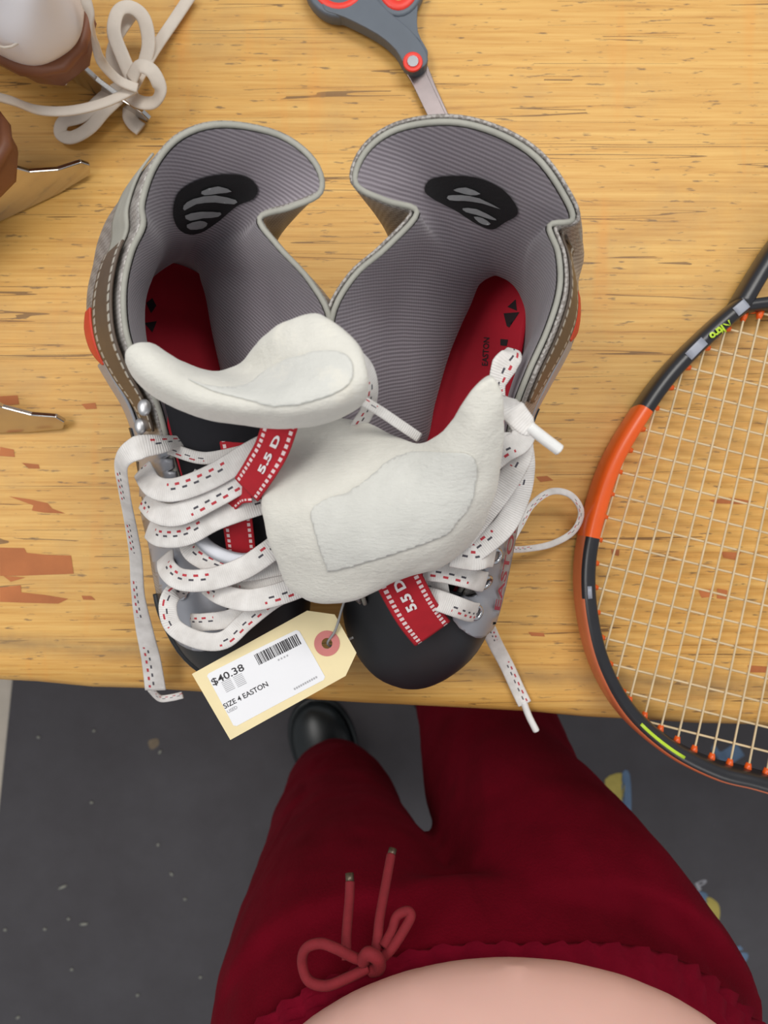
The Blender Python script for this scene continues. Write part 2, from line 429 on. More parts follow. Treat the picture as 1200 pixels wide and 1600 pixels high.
def text_on(name, body, p0, p1, height, bvh, mat, parent, off=0.0009, bold=0.02, flip=False, plane=None):
    """text whose baseline runs from pixel p0 to p1, cap height in pixels"""
    vs_, fs = text_mesh(body, bold); wx = max(v.x for v in vs_)-min(v.x for v in vs_); x0 = min(v.x for v in vs_)
    e1 = Vector((p1[0]-p0[0], p1[1]-p0[1])); e2 = Vector((e1.y, -e1.x)).normalized()*height/0.7
    if flip: e2 = -e2
    out = []
    for v in vs_:
        q = Vector(p0)+e1*((v.x-x0)/wx)+e2*v.y
        out.append(plane(q.x, q.y, off) if plane else drop(bvh, q.x, q.y, off))
    keep = {}; w2 = []
    for i, p in enumerate(out):
        if p is not None: keep[i] = len(w2); w2.append(p)
    fs = [tuple(keep[i] for i in f) for f in fs if all(i in keep for i in f)]
    return (link(name, mesh_from(w2, fs), mat, parent, smooth=False) if fs else print('EMPTY TEXT', name, body))

# ------------------------------------------------------------------ floor and mat
def box_mesh(x0, x1, y0, y1, z0, z1): return prism([(x0, y0), (x1, y0), (x1, y1), (x0, y1)], z0, z1)
fl = link('floor', box_mesh(-3, 3, -3, 3, -0.05, 0.0), M['tile'], smooth=False); fl['kind'] = 'structure'
mat = thing('floor_mat', 'charcoal floor mat with faded blue and yellow prints under the bench and person', 'mat', (0, -0.8, 0))
def PF(x, y, z=0.006):   # pixel to a point on the floor mat (floor heights)
    k = (ZB+HC-z)/FPX; return V((x-600)*k, (800-y)*k, z)
a = PF(18, 1076); b = PF(0, 1250); dr = (b-a).normalized()
A = a-dr*0.9; B = a+dr*1.6
mesh_body = prism([(A.x, A.y), (B.x, B.y), (2.2, B.y-0.1), (2.2, A.y-0.1)], 0.0, 0.006)
link('mat_body', mesh_body, M['mat'], mat, smooth=False)
bv = BVHTree.FromPolygons([V(-3, -3, 0.006), V(3, -3, 0.006), V(3, 3, 0.006), V(-3, 3, 0.006)], [(0, 1, 2, 3)])
drape('yellow_print', smooth_poly([(945, 1218), (972, 1208), (976, 1235), (972, 1275), (955, 1245)], 3), bv, M['m_yellow'], mat, 5, 0.0004)
drape('blue_print', smooth_poly([(972, 1208), (984, 1210), (986, 1270), (978, 1280), (972, 1250)], 3), bv, M['m_blue'], mat, 5, 0.0004)
drape('yellow_print', smooth_poly([(1104, 1402), (1122, 1412), (1124, 1435), (1114, 1446), (1104, 1428)], 4), bv, M['m_yellow'], mat, 5, 0.0004)
drape('blue_print', smooth_poly([(1084, 1394), (1104, 1396), (1104, 1412), (1092, 1414)], 4), bv, M['m_blue'], mat, 5, 0.0004)
text_on('letter_print', 'P', (1091, 1392), (1108, 1384), 13, bv, M['m_white'], mat, 0.0005)
text_on('letter_print', 'S', (1150, 1512), (1172, 1494), 24, bv, M['m_blue'], mat, 0.0005, bold=0.05)
text_on('letter_print', 'J', (1118, 1160), (1140, 1195), 26, bv, M['m_blue'], mat, 0.0005, bold=0.06)
drape('stain', smooth_poly([(232, 1158), (246, 1154), (248, 1164), (236, 1171)], 4), bv, M['dirt'], mat, 5, 0.0003)
# lint and crumbs on the mat
bm = bmesh.new()
for (x, y, l_, a_) in [(98, 1386, 9, 0.4), (131, 1444, 8, 0.1), (107, 1436, 3, 0), (70, 1452, 3, 0), (8, 1453, 3, 0), (247, 1320, 3, 1), (268, 1366, 4, -0.8), (289, 1405, 3, 0), (143, 1254, 3, 0),
                       (112, 1515, 3, 0), (60, 1152, 3, 0), (313, 1527, 3, 0.5), (215, 1555, 3, 0.5), (147, 1142, 3, 0.4), (250, 1175, 4, 1.0), (28, 1590, 4, 0.5)]:
    c_ = PF(x, y, 0.008); L = l_*0.00127
    mx = Matrix.Translation(c_) @ Matrix.Rotation(a_, 4, 'Z') @ Matrix.Diagonal((L, 0.0028, 0.0016, 1))
    bmesh.ops.create_icosphere(bm, subdivisions=1, radius=1, matrix=mx)
me = bpy.data.meshes.new('lint'); bm.to_mesh(me); bm.free()
o = link('lint', me, M['lint']); tag(o, 'pale lint and crumbs scattered over the charcoal floor mat', 'lint', kind='stuff')

# ------------------------------------------------------------------ workbench
bench = thing('workbench', 'worn yellow plywood workbench with torn orange veneer patches', 'workbench', (0, 0.3, 0))
e0 = P(0, 1070); e1 = P(1200, 1144); ed = (e1-e0); ed.z = 0; ed.normalize(); nrm = V(-ed.y, ed.x, 0)   # nrm points away from the person
org = e0.copy(); org.z = 0
def BP(a_, b_): q = org+ed*a_+nrm*b_; return (q.x, q.y)
x0, x1, dep = -0.9, 1.5, 0.9
def bench_section():
    # rounded, worn front edge
    prof = [(0.9, 0.0)]+[(0.6, 0.0), (0.3, 0.0), (0.1, 0.0), (0.018, 0.0), (0.012, -0.0012), (0.006, -0.0035), (0.0025, -0.0075), (0.0, -0.014), (0.0, -0.028), (0.003, -0.034), (0.008, -0.036), (0.9, -0.036)]
    return prof
def bench_mesh(prof):
    xs = [x0+(x1-x0)*i/60 for i in range(61)]; vs_ = []; fs = []; k = len(prof)
    for i, a_ in enumerate(xs):
        for (b_, z) in prof:
            jit = 0.0012*math.sin(a_*53+1.3)*math.sin(a_*21) if b_ < 0.01 else 0
            q = org+ed*a_+nrm*(b_+jit); vs_.append(V(q.x, q.y, ZB+z))
    for i in range(len(xs)-1):
        for j in range(k): fs.append((i*k+j, i*k+(j+1) % k, (i+1)*k+(j+1) % k, (i+1)*k+j))
    fs.append(tuple(range(k))); fs.append(tuple(range(len(xs)*k-1, (len(xs)-1)*k-1, -1)))
    return mesh_from(vs_, fs)
btop = link('bench_top', bench_mesh(bench_section()), M['wood'], bench); 
for p in btop.data.polygons: p.use_smooth = len(p.vertices) == 4
bm = bmesh.new(); bm.from_mesh(btop.data); bmesh.ops.recalc_face_normals(bm, faces=bm.faces); bm.to_mesh(btop.data); bm.free()
btop.data.materials[0] = M['wood']
# front apron under the top and legs, all set back under it
link('apron', prism([BP(x0+0.05, 0.10), BP(x1-0.05, 0.10), BP(x1-0.05, 0.125), BP(x0+0.05, 0.125)], ZB-0.13, ZB-0.036), M['leg'], bench, smooth=False)
for (a_, b_) in ((x0+0.06, 0.13), (x1-0.12, 0.13), (x0+0.06, 0.8), (x1-0.12, 0.8)):
    link('leg', prism([BP(a_, b_), BP(a_+0.07, b_), BP(a_+0.07, b_+0.07), BP(a_, b_+0.07)], 0.006 if a_ > -0.5 else 0.006, ZB-0.036), M['leg'], bench, smooth=False)
bvt = BVHTree.FromPolygons([V(-3, -3, ZB), V(3, -3, ZB), V(3, 3, ZB), V(-3, 3, ZB)], [(0, 1, 2, 3)])
chips = [[(0, 856), (38, 857), (42, 864), (75, 867), (112, 868), (116, 897), (60, 898), (35, 900), (0, 899)],
         [(0, 918), (32, 915), (33, 926), (70, 930), (107, 935), (92, 943), (40, 942), (0, 941)],
         [(15, 776), (45, 780), (75, 786), (82, 795), (102, 802), (70, 801), (50, 797), (52, 790)],
         [(0, 699), (22, 702), (24, 714), (0, 712)], [(34, 723), (60, 726), (62, 732), (45, 732)],
         [(127, 930), (143, 931), (150, 937), (130, 936)], [(5, 900), (40, 902), (18, 909)],
         [(128, 632), (150, 629), (152, 639), (135, 639)],
         [(838, 745), (855, 743), (864, 750), (845, 753)],
         [(1108, 781), (1140, 778), (1172, 783), (1168, 788), (1120, 787)], [(1092, 923), (1112, 920), (1114, 932), (1096, 934)], [(1120, 920), (1136, 922), (1134, 936), (1120, 935)],
         [(1128, 862), (1158, 864), (1150, 876), (1130, 872)], [(826, 988), (850, 989), (852, 994), (830, 994)], [(955, 858), (968, 860), (966, 868), (956, 866)],
         [(0, 620), (28, 618), (30, 632), (0, 634)], [(1168, 1040), (1198, 1042), (1196, 1050), (1170, 1050)]]
for c_ in chips: drape('exposed_ply_patch', [(x+random.uniform(-.8, .8), y+random.uniform(-.8, .8)) for x, y in c_], bvt, M['chip'], bench, 12, 0.0003)

# ------------------------------------------------------------------ hockey skates
def interp(tab, d):
    ks = sorted(tab)
    if d <= ks[0]: return tab[ks[0]]
    for a_, b_ in zip(ks, ks[1:]):
        if d <= b_: return tab[a_]+(tab[b_]-tab[a_])*(d-a_)/(b_-a_)
    return tab[ks[-1]]
HW = {.004: 0.0, .008: .012, .014: .020, .022: .025, .035: .029, .06: .0305, .09: .030, .12: .032, .15: .037, .18: .041, .215: .042}

class Skate:
    def __init__(s, root, sgn, heel, toe, tilt, cols):
        s.root = root; s.sgn = sgn
        z0 = 0.056*math.cos(tilt)+0.0035
        s.O = V(heel[0], heel[1], ZB+z0)
        F = V(toe[0]-heel[0], toe[1]-heel[1], 0).normalized()
        lat = F.cross(V(0, 0, 1)); lat = lat if lat.x*sgn > 0 else -lat
        s.F = F; s.U = (V(0, 0, 1)*math.cos(tilt)-lat*math.sin(tilt)).normalized(); s.W = (lat*math.cos(tilt)+V(0, 0, 1)*math.sin(tilt)).normalized()
        s.cols = cols
    def L(s, d, w_, h): return s.O+s.F*d+s.W*w_+s.U*h
    def key(s, tab, i):
        ks = sorted(tab)
        if i < ks[0] or i > ks[-1]: return None
        for a_, b_ in zip(ks, ks[1:]):
            if a_ <= i <= b_: return P(*tab[a_]).lerp(P(*tab[b_]), (i-a_)/(b_-a_))
    def build(s):
        r = s.root; B, R1, R2, T, E0, E1, E2, S = [], [], [], [], [], [], [], []
        hc = next(i for i, c in enumerate(s.cols) if c[3] <= .0045)
        s.hc = hc
        for i, (x, y, z, d, *ex) in enumerate(s.cols):
            sg = -1 if i < hc else (1 if i > hc else 0)
            wv = interp(HW, d)*sg
            base = s.L(d, wv, 0.008); spine = s.L(max(d, .045), 0, 0.008); out = (base-spine)
            out = out.normalized() if out.length > 1e-6 else -s.F
            t = P(x, y, z); k = (1 if d < .05 else max(0, 1-(d-.05)/.05))
            bulge = ex[0] if ex else 0.0
            r1 = base.lerp(t, .33)+out*(.004+.009*k); r2 = base.lerp(t, .68)+out*(.002*k)
            a2, a1 = s.key(s.k2, i), s.key(s.k1, i)
            B.append(base); R1.append(a1 if a1 is not None else r1); R2.append(a2 if a2 is not None else r2); T.append(t)
            th = .0045+.004*k
            E0.append(t+out*.0035); E1.append(r2+out*(.009+.003*k)+out*bulge*1.2); E2.append(r1+out*(.007+.002*k)); S.append(s.L(d, wv, 0)+out*.0045)
        s.T = T; s.E = (E0, E1, E2, S)
        g = grid_pts([B, R1, R2, T], 5, 6); s.liner = link('liner', grid_mesh(g), M['liner'], r)
        g2 = grid_pts([E0, E1, E2, S], 5, 6); s.gE = g2
        s.shell = link('boot_shell', grid_mesh(g2), M['mesh'], r); solidify(s.shell, .0015, 1)
        # rolled binding along the collar
        e = [t.lerp(e_, .5) for t, e_ in zip(T, E0)]
        s.binding = tube('collar_binding', [q for q in e], .0013, M['binding'], r, n=5, k=8)
        # insole and outsole
        ring = spline(B, 4); ctr = [s.L(interp_d, 0, .009) for interp_d in [0]]
        ds = [.0042, .0055, .008, .012, .017, .024, .035, .06, .09, .12, .15, .18, .21, .235, .252, .262]
        HW2 = {k_: v_ for k_, v_ in HW.items() if k_ > .03}; HW2.update({d_: .029*math.sqrt(max(0, 1-((.035-d_)/.031)**2)) for d_ in (.0042, .0055, .008, .012, .017, .024)}); HW2.update({.235: .036, .252: .026, .262: .008})
        rows = [[s.L(d, interp(HW2, d)*q*1.02, .0095+.004*q*q) for q in (-1, -.6, 0, .6, 1)] for d in ds]
        s.foot = link('footbed', grid_mesh(grid_pts(rows, 3, 3)), M['red_sole'], r); solidify(s.foot, .003, -1)
        out = [s.L(d, (interp(HW2, d)+.004), 0) for d in ds]+[s.L(.272, 0, 0)]+[s.L(d, -(interp(HW2, d)+.004), 0) for d in reversed(ds)]
        n = len(out); vs_ = out+[p-s.U*.004 for p in out]
        link('outsole', mesh_from(vs_, [tuple(range(n)), tuple(range(2*n-1, n-1, -1))]+[(i, (i+1) % n, n+(i+1) % n, n+i) for i in range(n)]), M['black'], r, smooth=False)
        # toe cap
        TH = {.203: .0615, .21: .0605, .22: .058, .24: .050, .255: .040, .266: .026, .272: .006}
        TW = {.203: .0462, .21: .0462, .22: .045, .24: .0395, .255: .030, .266: .0175, .272: .004}
        rows = []
        for d in sorted(TH):
            row = []
            for j in range(13):
                a_ = math.pi*j/12; c_, sn = math.cos(a_), math.sin(a_)
                row.append(s.L(d, -TW[d]*math.copysign(abs(c_)**.75, c_), TH[d]*sn**.8-.002))
            rows.append(row)
        s.toe = link('toe_cap', grid_mesh(grid_pts(rows, 2, 4)), M['black'], r); solidify(s.toe, .002, -1)
        rim = [s.L(d, TW[d]*1.0, .0) for d in sorted(TW)]+[s.L(d, -TW[d], .0) for d in sorted(TW, reverse=True)]
        tube('toe_welt', rim, .0022, M['black'], s.toe, n=3, k=6)
        seam = [s.L(.212, TW[.21]*math.cos(a_)*1.0, .0600*math.sin(a_)**.8) for a_ in [math.pi*j/14 for j in range(15)]]
        tube('toe_seam', seam, .0011, M['black'], s.toe, n=3, k=6)
        # blade holder and runner
        hp = [(.02, 0), (.075, 0), (.083, -.02), (.10, -.036), (.165, -.036), (.178, -.02), (.19, 0), (.25, 0), (.256, -.012), (.25, -.034), (.235, -.041), (.02, -.041), (.004, -.034), (.006, -.012)]
        vs_ = [s.L(d, .009 if h > -.01 else .0045, h) for d, h in hp]+[s.L(d, -.009 if h > -.01 else -.0045, h) for d, h in hp]; n = len(hp)
        hl = link('blade_holder', mesh_from(vs_, [tuple(range(n)), tuple(range(2*n-1, n-1, -1))]+[(i, (i+1) % n, n+(i+1) % n, n+i) for i in range(n)]), M['holder'], r, smooth=False)
        rp = [(.0, -.036), (.262, -.036), (.270, -.040), (.262, -.050), (.24, -.0575), (.03, -.0575), (.004, -.050), (-.006, -.042)]
        n = len(rp); vs_ = [s.L(d, .0015, h) for d, h in rp]+[s.L(d, -.0015, h) for d, h in rp]
        link('runner', mesh_from(vs_, [tuple(range(n)), tuple(range(2*n-1, n-1, -1))]+[(i, (i+1) % n, n+(i+1) % n, n+i) for i in range(n)]), M['metal'], r, smooth=False)
        # lower tongue in the throat
        rows = []
        nc = len(s.cols)
        for k in range(7):
            a_, b_ = T[k], T[nc-1-k]
            row = []
            for q in (0, .25, .5, .75, 1):
                row.append(a_.lerp(b_, q*.9+.05)-s.U*.004+s.U*.006*(1-(2*q-1)**2))
            rows.append(row)
        s.tongue = link('tongue_base', grid_mesh(grid_pts(rows[:s.ntongue], 4, 4)), M['blackcloth'], r); solidify(s.tongue, .003, -1)
        return s
    def Ept(s, ci, t, off=.0008):
        """point on outer shell at (fractional) column ci, row t in 0..1"""
        g = s.gE; nj = len(g)-1; fi = ci*5; fj = t*nj
        i0 = min(int(fi), len(g[0])-2); j0 = min(int(fj), nj-1); a_, b_ = fi-i0, fj-j0
        def q(i, j): return g[j][i]
        p = q(i0, j0)*(1-a_)*(1-b_)+q(i0+1, j0)*a_*(1-b_)+q(i0, j0+1)*(1-a_)*b_+q(i0+1, j0+1)*a_*b_
        du = q(i0+1, j0)-q(i0, j0); dv = q(i0, j0+1)-q(i0, j0); nn = du.cross(dv)
        if nn.length > 1e-12: nn.normalize()
        d_, = [interp({0: s.cols[int(ci)][3], 1: s.cols[min(int(ci)+1, len(s.cols)-1)][3]}, ci-int(ci))]
        if nn.dot(p-s.L(max(d_, .045), 0, .05)) < 0: nn = -nn
        return p+nn*off
    def panel(s, name, c0, c1, tfun0, tfun1, mat, off=.0014, nu=40, nv=6, parent=None):
        g = []
        for j in range(nv+1):
            g.append([s.Ept(c0+(c1-c0)*i/nu, tfun0(i/nu)+(tfun1(i/nu)-tfun0(i/nu))*j/nv, off) for i in range(nu+1)])
        me = grid_mesh(g)
        l = me.uv_layers[0]; us = []
        u = 0; mid = g[nv//2]; acc = [0]
        for i in range(1, nu+1): acc.append(acc[-1]+(mid[i]-mid[i-1]).length)
        for lp in me.loops:
            j, i = divmod(lp.vertex_index, nu+1); l.data[lp.index].uv = (acc[i], j/nv)
        o = link(name, me, mat, parent or s.root); solidify(o, .001, 0); return o
    def eyelets(s, cis, t=.13):
        out = []
        for ci in cis:
            c_ = s.Ept(ci, t, .0028); n_ = (s.Ept(ci, t, .01)-s.Ept(ci, t, 0)).normalized()
            a_ = n_.orthogonal().normalized(); b_ = n_.cross(a_)
            ring = [c_+(a_*math.cos(x)+b_*math.sin(x))*.0034 for x in [2*math.pi*i/14 for i in range(14)]]
            link('eyelet', sweep(ring, circ(.0011, 6), closed=True, up=n_), M['metal'], s.root); out.append(c_)
        return out

# columns: pixel x, y, height above bench, position along the foot  (medial front -> heel -> lateral front)
colsL = [(432, 940, 0.1070, .215), (452, 900, 0.1210, .18), (465, 840, 0.1360, .15), (475, 770, 0.1500, .125), (485, 690, 0.1650, .10), (500, 600, 0.1800, .08, .006), (510, 505, 0.1908, .065, .012),
         (478, 440, 0.1934, .052, .010), (428, 385, 0.1955, .042, .004), (400, 343, 0.1967, .036), (450, 327, 0.1997, .030), (497, 304, 0.2018, .024), (488, 258, 0.2043, .018), (435, 217, 0.2068, .010),
         (350, 201, 0.2085, .004), (288, 218, 0.2085, .010), (248, 262, 0.2068, .016), (228, 320, 0.2039, .022), (230, 355, 0.2005, .030), (212, 395, 0.1976, .038), (200, 450, 0.1942, .048),
         (203, 515, 0.1921, .06), (222, 570, 0.1870, .074), (250, 625, 0.1780, .09), (268, 690, 0.1670, .105), (285, 750, 0.1550, .125), (310, 830, 0.1380, .15), (342, 900, 0.1220, .18), (384, 960, 0.1070, .215)]
colsR = [(575, 945, 0.1070, .215), (560, 890, 0.1210, .18), (550, 830, 0.1360, .15), (545, 760, 0.1500, .125), (540, 690, 0.1650, .10), (530, 590, 0.1800, .08, .004), (524, 500, 0.1908, .065, .008),
         (558, 434, 0.1934, .052, .006), (610, 388, 0.1955, .042, .002), (657, 334, 0.1967, .036), (608, 317, 0.1997, .030), (560, 292, 0.2018, .024), (574, 243, 0.2043, .018), (622, 208, 0.2068, .010),
         (700, 197, 0.2085, .004), (770, 213, 0.2085, .010), (832, 250, 0.2072, .016), (873, 305, 0.2043, .022), (888, 346, 0.2009, .028), (852, 354, 0.1980, .036), (866, 395, 0.1959, .045), (868, 450, 0.1942, .055),
         (850, 512, 0.1917, .065), (820, 580, 0.1860, .08), (798, 640, 0.1760, .095), (785, 705, 0.1630, .11), (770, 780, 0.1470, .135), (748, 860, 0.1300, .165), (700, 945, 0.1090, .215)]

skl = thing('hockey_skate', 'grey hockey skate at left, its long lace hanging off the bench edge', 'hockey skate', P(270, 700, 0), 'pair of used hockey skates')
skr = thing('hockey_skate', 'grey and silver hockey skate at right, white tongue flopped forward, bare black toe cap', 'hockey skate', P(690, 700, 0), 'pair of used hockey skates')
K2L = {4: (440, 690, .125), 5: (440, 600, .14), 6: (425, 505, .143), 7: (405, 440, .147), 8: (385, 405, .151), 9: (375, 375, .155), 10: (385, 350, .160), 11: (390, 325, .166), 12: (385, 306, .170), 13: (360, 300, .170),
       14: (325, 315, .166), 15: (295, 340, .160), 16: (275, 355, .156), 17: (262, 375, .152), 18: (252, 400, .148), 19: (240, 430, .143), 20: (228, 470, .138), 21: (228, 520, .133), 22: (240, 575, .128), 23: (262, 625, .122)}
K1L = {4: (370, 690, .08), 5: (350, 600, .088), 6: (332, 520, .092), 7: (320, 455, .097), 8: (312, 430, .10), 9: (308, 415, .104), 10: (305, 408, .106), 11: (303, 402, .108), 12: (300, 400, .109), 13: (295, 398, .109),
       14: (288, 400, .108), 15: (278, 405, .105), 16: (265, 412, .102), 17: (250, 422, .099), 18: (238, 432, .096), 19: (222, 450, .093), 20: (208, 480, .09), 21: (204, 520, .088), 22: (215, 575, .086), 23: (235, 625, .086)}
K2R = {4: (600, 690, .125), 5: (595, 600, .14), 6: (605, 510, .143), 7: (628, 455, .147), 8: (655, 415, .151), 9: (682, 385, .155), 10: (682, 362, .160), 11: (682, 340, .164), 12: (690, 322, .168), 13: (705, 312, .168),
       14: (730, 315, .166), 15: (757, 325, .163), 16: (787, 342, .160), 17: (812, 362, .157), 18: (825, 380, .154), 19: (826, 395, .150), 20: (836, 420, .146), 21: (842, 460, .140), 22: (834, 515, .133), 23: (808, 575, .128), 24: (790, 635, .120)}
K1R = {4: (660, 700, .08), 5: (680, 630, .088), 6: (700, 560, .091), 7: (720, 510, .094), 8: (734, 480, .097), 9: (742, 460, .101), 10: (746, 450, .104), 11: (750, 443, .106), 12: (755, 437, .108), 13: (762, 432, .108),
       14: (772, 428, .107), 15: (782, 430, .105), 16: (793, 435, .102), 17: (803, 443, .099), 18: (812, 455, .096), 19: (819, 470, .094), 20: (823, 490, .092), 21: (825, 515, .09), 22: (821, 555, .088), 23: (808, 600, .086), 24: (795, 650, .085)}
SL = Skate(skl, -1, (-.138, .158), (-.081, -.114), math.radians(22), colsL); SL.ntongue = 6; SL.k1, SL.k2 = K1L, K2L
SR = Skate(skr, 1, (.069, .158), (.010, -.114), math.radians(14), colsR); SR.ntongue = 4; SR.k1, SR.k2 = K1R, K2R
for s in (SL, SR):
    s.build()
    nc = len(s.cols)-1
    # silver facing with eyelets along the lateral front, taupe stitched panel, silver quarter, red-orange inset, black stripe
    s.panel('eyelet_facing', .1, 5, lambda x: .0, lambda x: .3, M['silver'], .0012)
    s.panel('ankle_panel', nc-9.4, nc-4.3, lambda x: .06, lambda x: .34*math.sin(math.pi*min(1, .25+x*.6))+.04, M['brown_panel'], .0022)
    s.panel('quarter_panel', nc-6.5, nc-2.0, lambda x: .38, lambda x: .66-.1*x, M['silver'], .0012)
    s.panel('side_inset', nc-8.2, nc-6.4, lambda x: .42, lambda x: .42+.16*math.sin(math.pi*(.15+.8*x)), M['redorange'], .0018)
    s.panel('heel_panel', nc-12.5, nc-8.6, lambda x: .12, lambda x: .3, M['binding'], .0010)
    s.panel('rivet_strip', nc-4.3, nc-1.5, lambda x: .52, lambda x: .62, M['black'], .002)
# silver facing that carries the eyelets, lateral side
facL = [(210, 690), (262, 690), (285, 760), (316, 850), (350, 925), (352, 985), (330, 1010), (298, 1008), (274, 985), (262, 935), (243, 860), (222, 770)]
facR = [(792, 672), (822, 690), (806, 790), (790, 880), (772, 958), (758, 984), (737, 992), (706, 966), (712, 932), (742, 925), (724, 900), (748, 840), (772, 775), (780, 720)]
for s, poly, eys in ((SL, facL, [(240, 745), (246, 795), (252, 842), (268, 876), (285, 925), (310, 972)]), (SR, facR, [(800, 740), (790, 800), (772, 868), (757, 908), (742, 956)])):
    bvs = bvh_of(s.shell, s.toe)
    fo = drape('eyelet_facing', smooth_poly(poly, 3), bvs, M['silver'], s.root, 5, .0022); solidify(fo, .0022, 0)
    bvs = bvh_of(fo, s.shell, s.toe)
    for (x, y) in eys:
        c_ = drop(bvs, x, y, .0012); n_ = (drop(bvs, x, y, .01)-drop(bvs, x, y, 0)).normalized(); a_ = n_.orthogonal().normalized(); b_ = n_.cross(a_)
        ring = [c_+(a_*math.cos(q)+b_*math.sin(q))*.0036 for q in [2*math.pi*i/14 for i in range(14)]]
        link('eyelet', sweep(ring, circ(.0012, 6), closed=True, up=n_), M['metal'], s.root)
for s, pts_ in ((SL, [(238, 632), (232, 662)]), (SR, [(797, 628), (792, 652)])):
    bvs = bvh_of(s.shell)
    for (x, y) in pts_:
        p = drop(bvs, x, y, .004)
        if p is None: continue
        bm = bmesh.new(); bmesh.ops.create_uvsphere(bm, u_segments=16, v_segments=10, radius=.0040, matrix=Matrix.Translation(p) @ Matrix.Diagonal((.8, 1, .4, 1)))
        me = bpy.data.meshes.new('rivet'); bm.to_mesh(me); bm.free(); link('rivet', me, M['rivet'], s.root)

# heel patches and embroidered marks
bvL, bvR = bvh_of(SL.liner), bvh_of(SR.liner)
pl = smooth_poly([(268, 330), (276, 300), (305, 280), (345, 270), (385, 273), (404, 292), (398, 310), (372, 320), (345, 342), (320, 358), (295, 364), (275, 352)], 4)
pr = smooth_poly([(662, 298), (672, 278), (710, 272), (750, 276), (785, 292), (806, 315), (810, 333), (790, 345), (770, 356), (745, 348), (715, 330), (685, 315)], 4)
hpl = drape('heel_patch', pl, bvL, M['blackpatch'], skl, 5, .001); hpr = drape('heel_patch', pr, bvR, M['blackpatch'], skr, 5, .001)
for bv_, par, marks in ((bvL, hpl, [[(285, 316), (300, 306), (335, 300), (370, 308), (368, 315), (335, 311), (305, 314), (286, 324)], [(313, 294), (340, 286), (362, 294), (340, 297), (318, 300)],
                                    [(287, 332), (310, 326), (345, 327), (342, 334), (315, 336), (295, 340)], [(290, 346), (310, 340), (322, 344), (315, 352), (295, 354)]]),
                        (bvR, hpr, [[(698, 302), (720, 300), (750, 305), (784, 322), (755, 313), (725, 309), (700, 309)], [(708, 292), (728, 288), (752, 298), (735, 300), (718, 296)],
                                    [(722, 321), (745, 322), (776, 337), (772, 339), (745, 331), (728, 327)], [(740, 334), (755, 336), (768, 345), (760, 347), (748, 343)]])):
    for mk in marks: drape('embroidered_mark', smooth_poly(mk, 2), bv_, M['print_gray'], par, 5, .0017)
# insole prints
for s, marks, par in ((SL, [[(228, 474), (238, 466), (244, 478), (236, 490)], [(225, 505), (245, 502), (238, 520)]], SL.foot),
                      (SR, [[(793, 480), (806, 468), (808, 486)], [(787, 490), (812, 488), (796, 512), (792, 510)], [(782, 530), (794, 531), (792, 541), (782, 540)]], SR.foot)):
    bf = bvh_of(s.foot)
    for mk in marks: drape('insole_print', mk, bf, M['print_black'], par, 5, .0005)
bf = bvh_of(SR.foot)
text_on('insole_print', 'EASTON', (762, 572), (765, 528), 9, bf, M['print_black'], SR.foot, .0006)

# tongues ------------------------------------------------------------
def felt_sheet(name, rows, th, parent, mat=None, nu=2, nv=2):
    g = grid_pts([PX(r) for r in rows], nu, nv)
    o = link(name, grid_mesh(g), mat or M['felt'], parent); solidify(o, th, 0)
    subsurf(o, 2)
    tx = bpy.data.textures.new('lump', 'CLOUDS'); tx.noise_scale = .03; tx.noise_depth = 2
    dm = o.modifiers.new('lumps', 'DISPLACE'); dm.texture = tx; dm.strength = .004; dm.mid_level = .5; dm.texture_coords = 'GLOBAL'
    return o
tl = felt_sheet('tongue', [
    [(214, 575, .20), (258, 618, .20), (335, 650, .205), (435, 660, .21), (520, 648, .214), (560, 625, .214)],
    [(200, 546, .218), (248, 596, .225), (328, 630, .232), (432, 642, .238), (520, 628, .24), (572, 598, .236)],
    [(218, 543, .217), (268, 580, .220), (335, 606, .222), (425, 616, .228), (515, 595, .240), (574, 570, .238)],
    [(226, 547, .205), (285, 583, .200), (338, 600, .202), (408, 594, .208), (490, 560, .232), (560, 538, .234)],
    [(230, 552, .192), (300, 588, .182), (350, 598, .188), (396, 560, .200), (436, 508, .220), (500, 488, .226)]], .0085, skl)
bvtl = bvh_of(tl)
pad = drape('tongue_pad', smooth_poly([(292, 592), (330, 604), (380, 604), (410, 584), (450, 560), (505, 548), (545, 556), (552, 590), (530, 612), (480, 630), (430, 636), (385, 626), (330, 612)], 4), bvtl, M['pad'], tl, 5, .0006)
solidify(pad, .0006, 0); pad.modifiers.new('relax', 'SMOOTH').iterations = 4
tr = felt_sheet('tongue', [
    [(452, 662, .168), (515, 652, .172), (585, 668, .178), (650, 698, .188), (700, 676, .205), (736, 600, .222), (770, 582, .225)],
    [(432, 700, .176), (512, 702, .182), (582, 712, .188), (650, 728, .196), (712, 706, .208), (758, 640, .220), (782, 612, .220)],
    [(412, 745, .182), (495, 765, .190), (570, 772, .194), (650, 770, .198), (715, 750, .204), (762, 705, .206), (776, 690, .204)],
    [(408, 800, .182), (495, 822, .191), (570, 828, .195), (645, 820, .197), (705, 800, .198), (745, 778, .192), (756, 770, .188)],
    [(425, 860, .176), (500, 876, .184), (578, 876, .188), (645, 862, .188), (695, 845, .186), (730, 826, .178), (742, 818, .174)],
    [(448, 915, .162), (498, 938, .168), (560, 930, .172), (622, 895, .172), (675, 878, .168), (708, 860, .160), (720, 852, .156)]], .0095, skr)
bvtr = bvh_of(tr)
padp = [(490, 790), (560, 758), (620, 712), (700, 706), (742, 715), (738, 780), (712, 818), (690, 838), (600, 870), (520, 892), (510, 885), (492, 830)]
pad = drape('tongue_pad', smooth_poly(padp, 4), bvtr, M['pad'], tr, 5, .0007)
solidify(pad, .0006, 0); pad.modifiers.new('relax', 'SMOOTH').iterations = 4
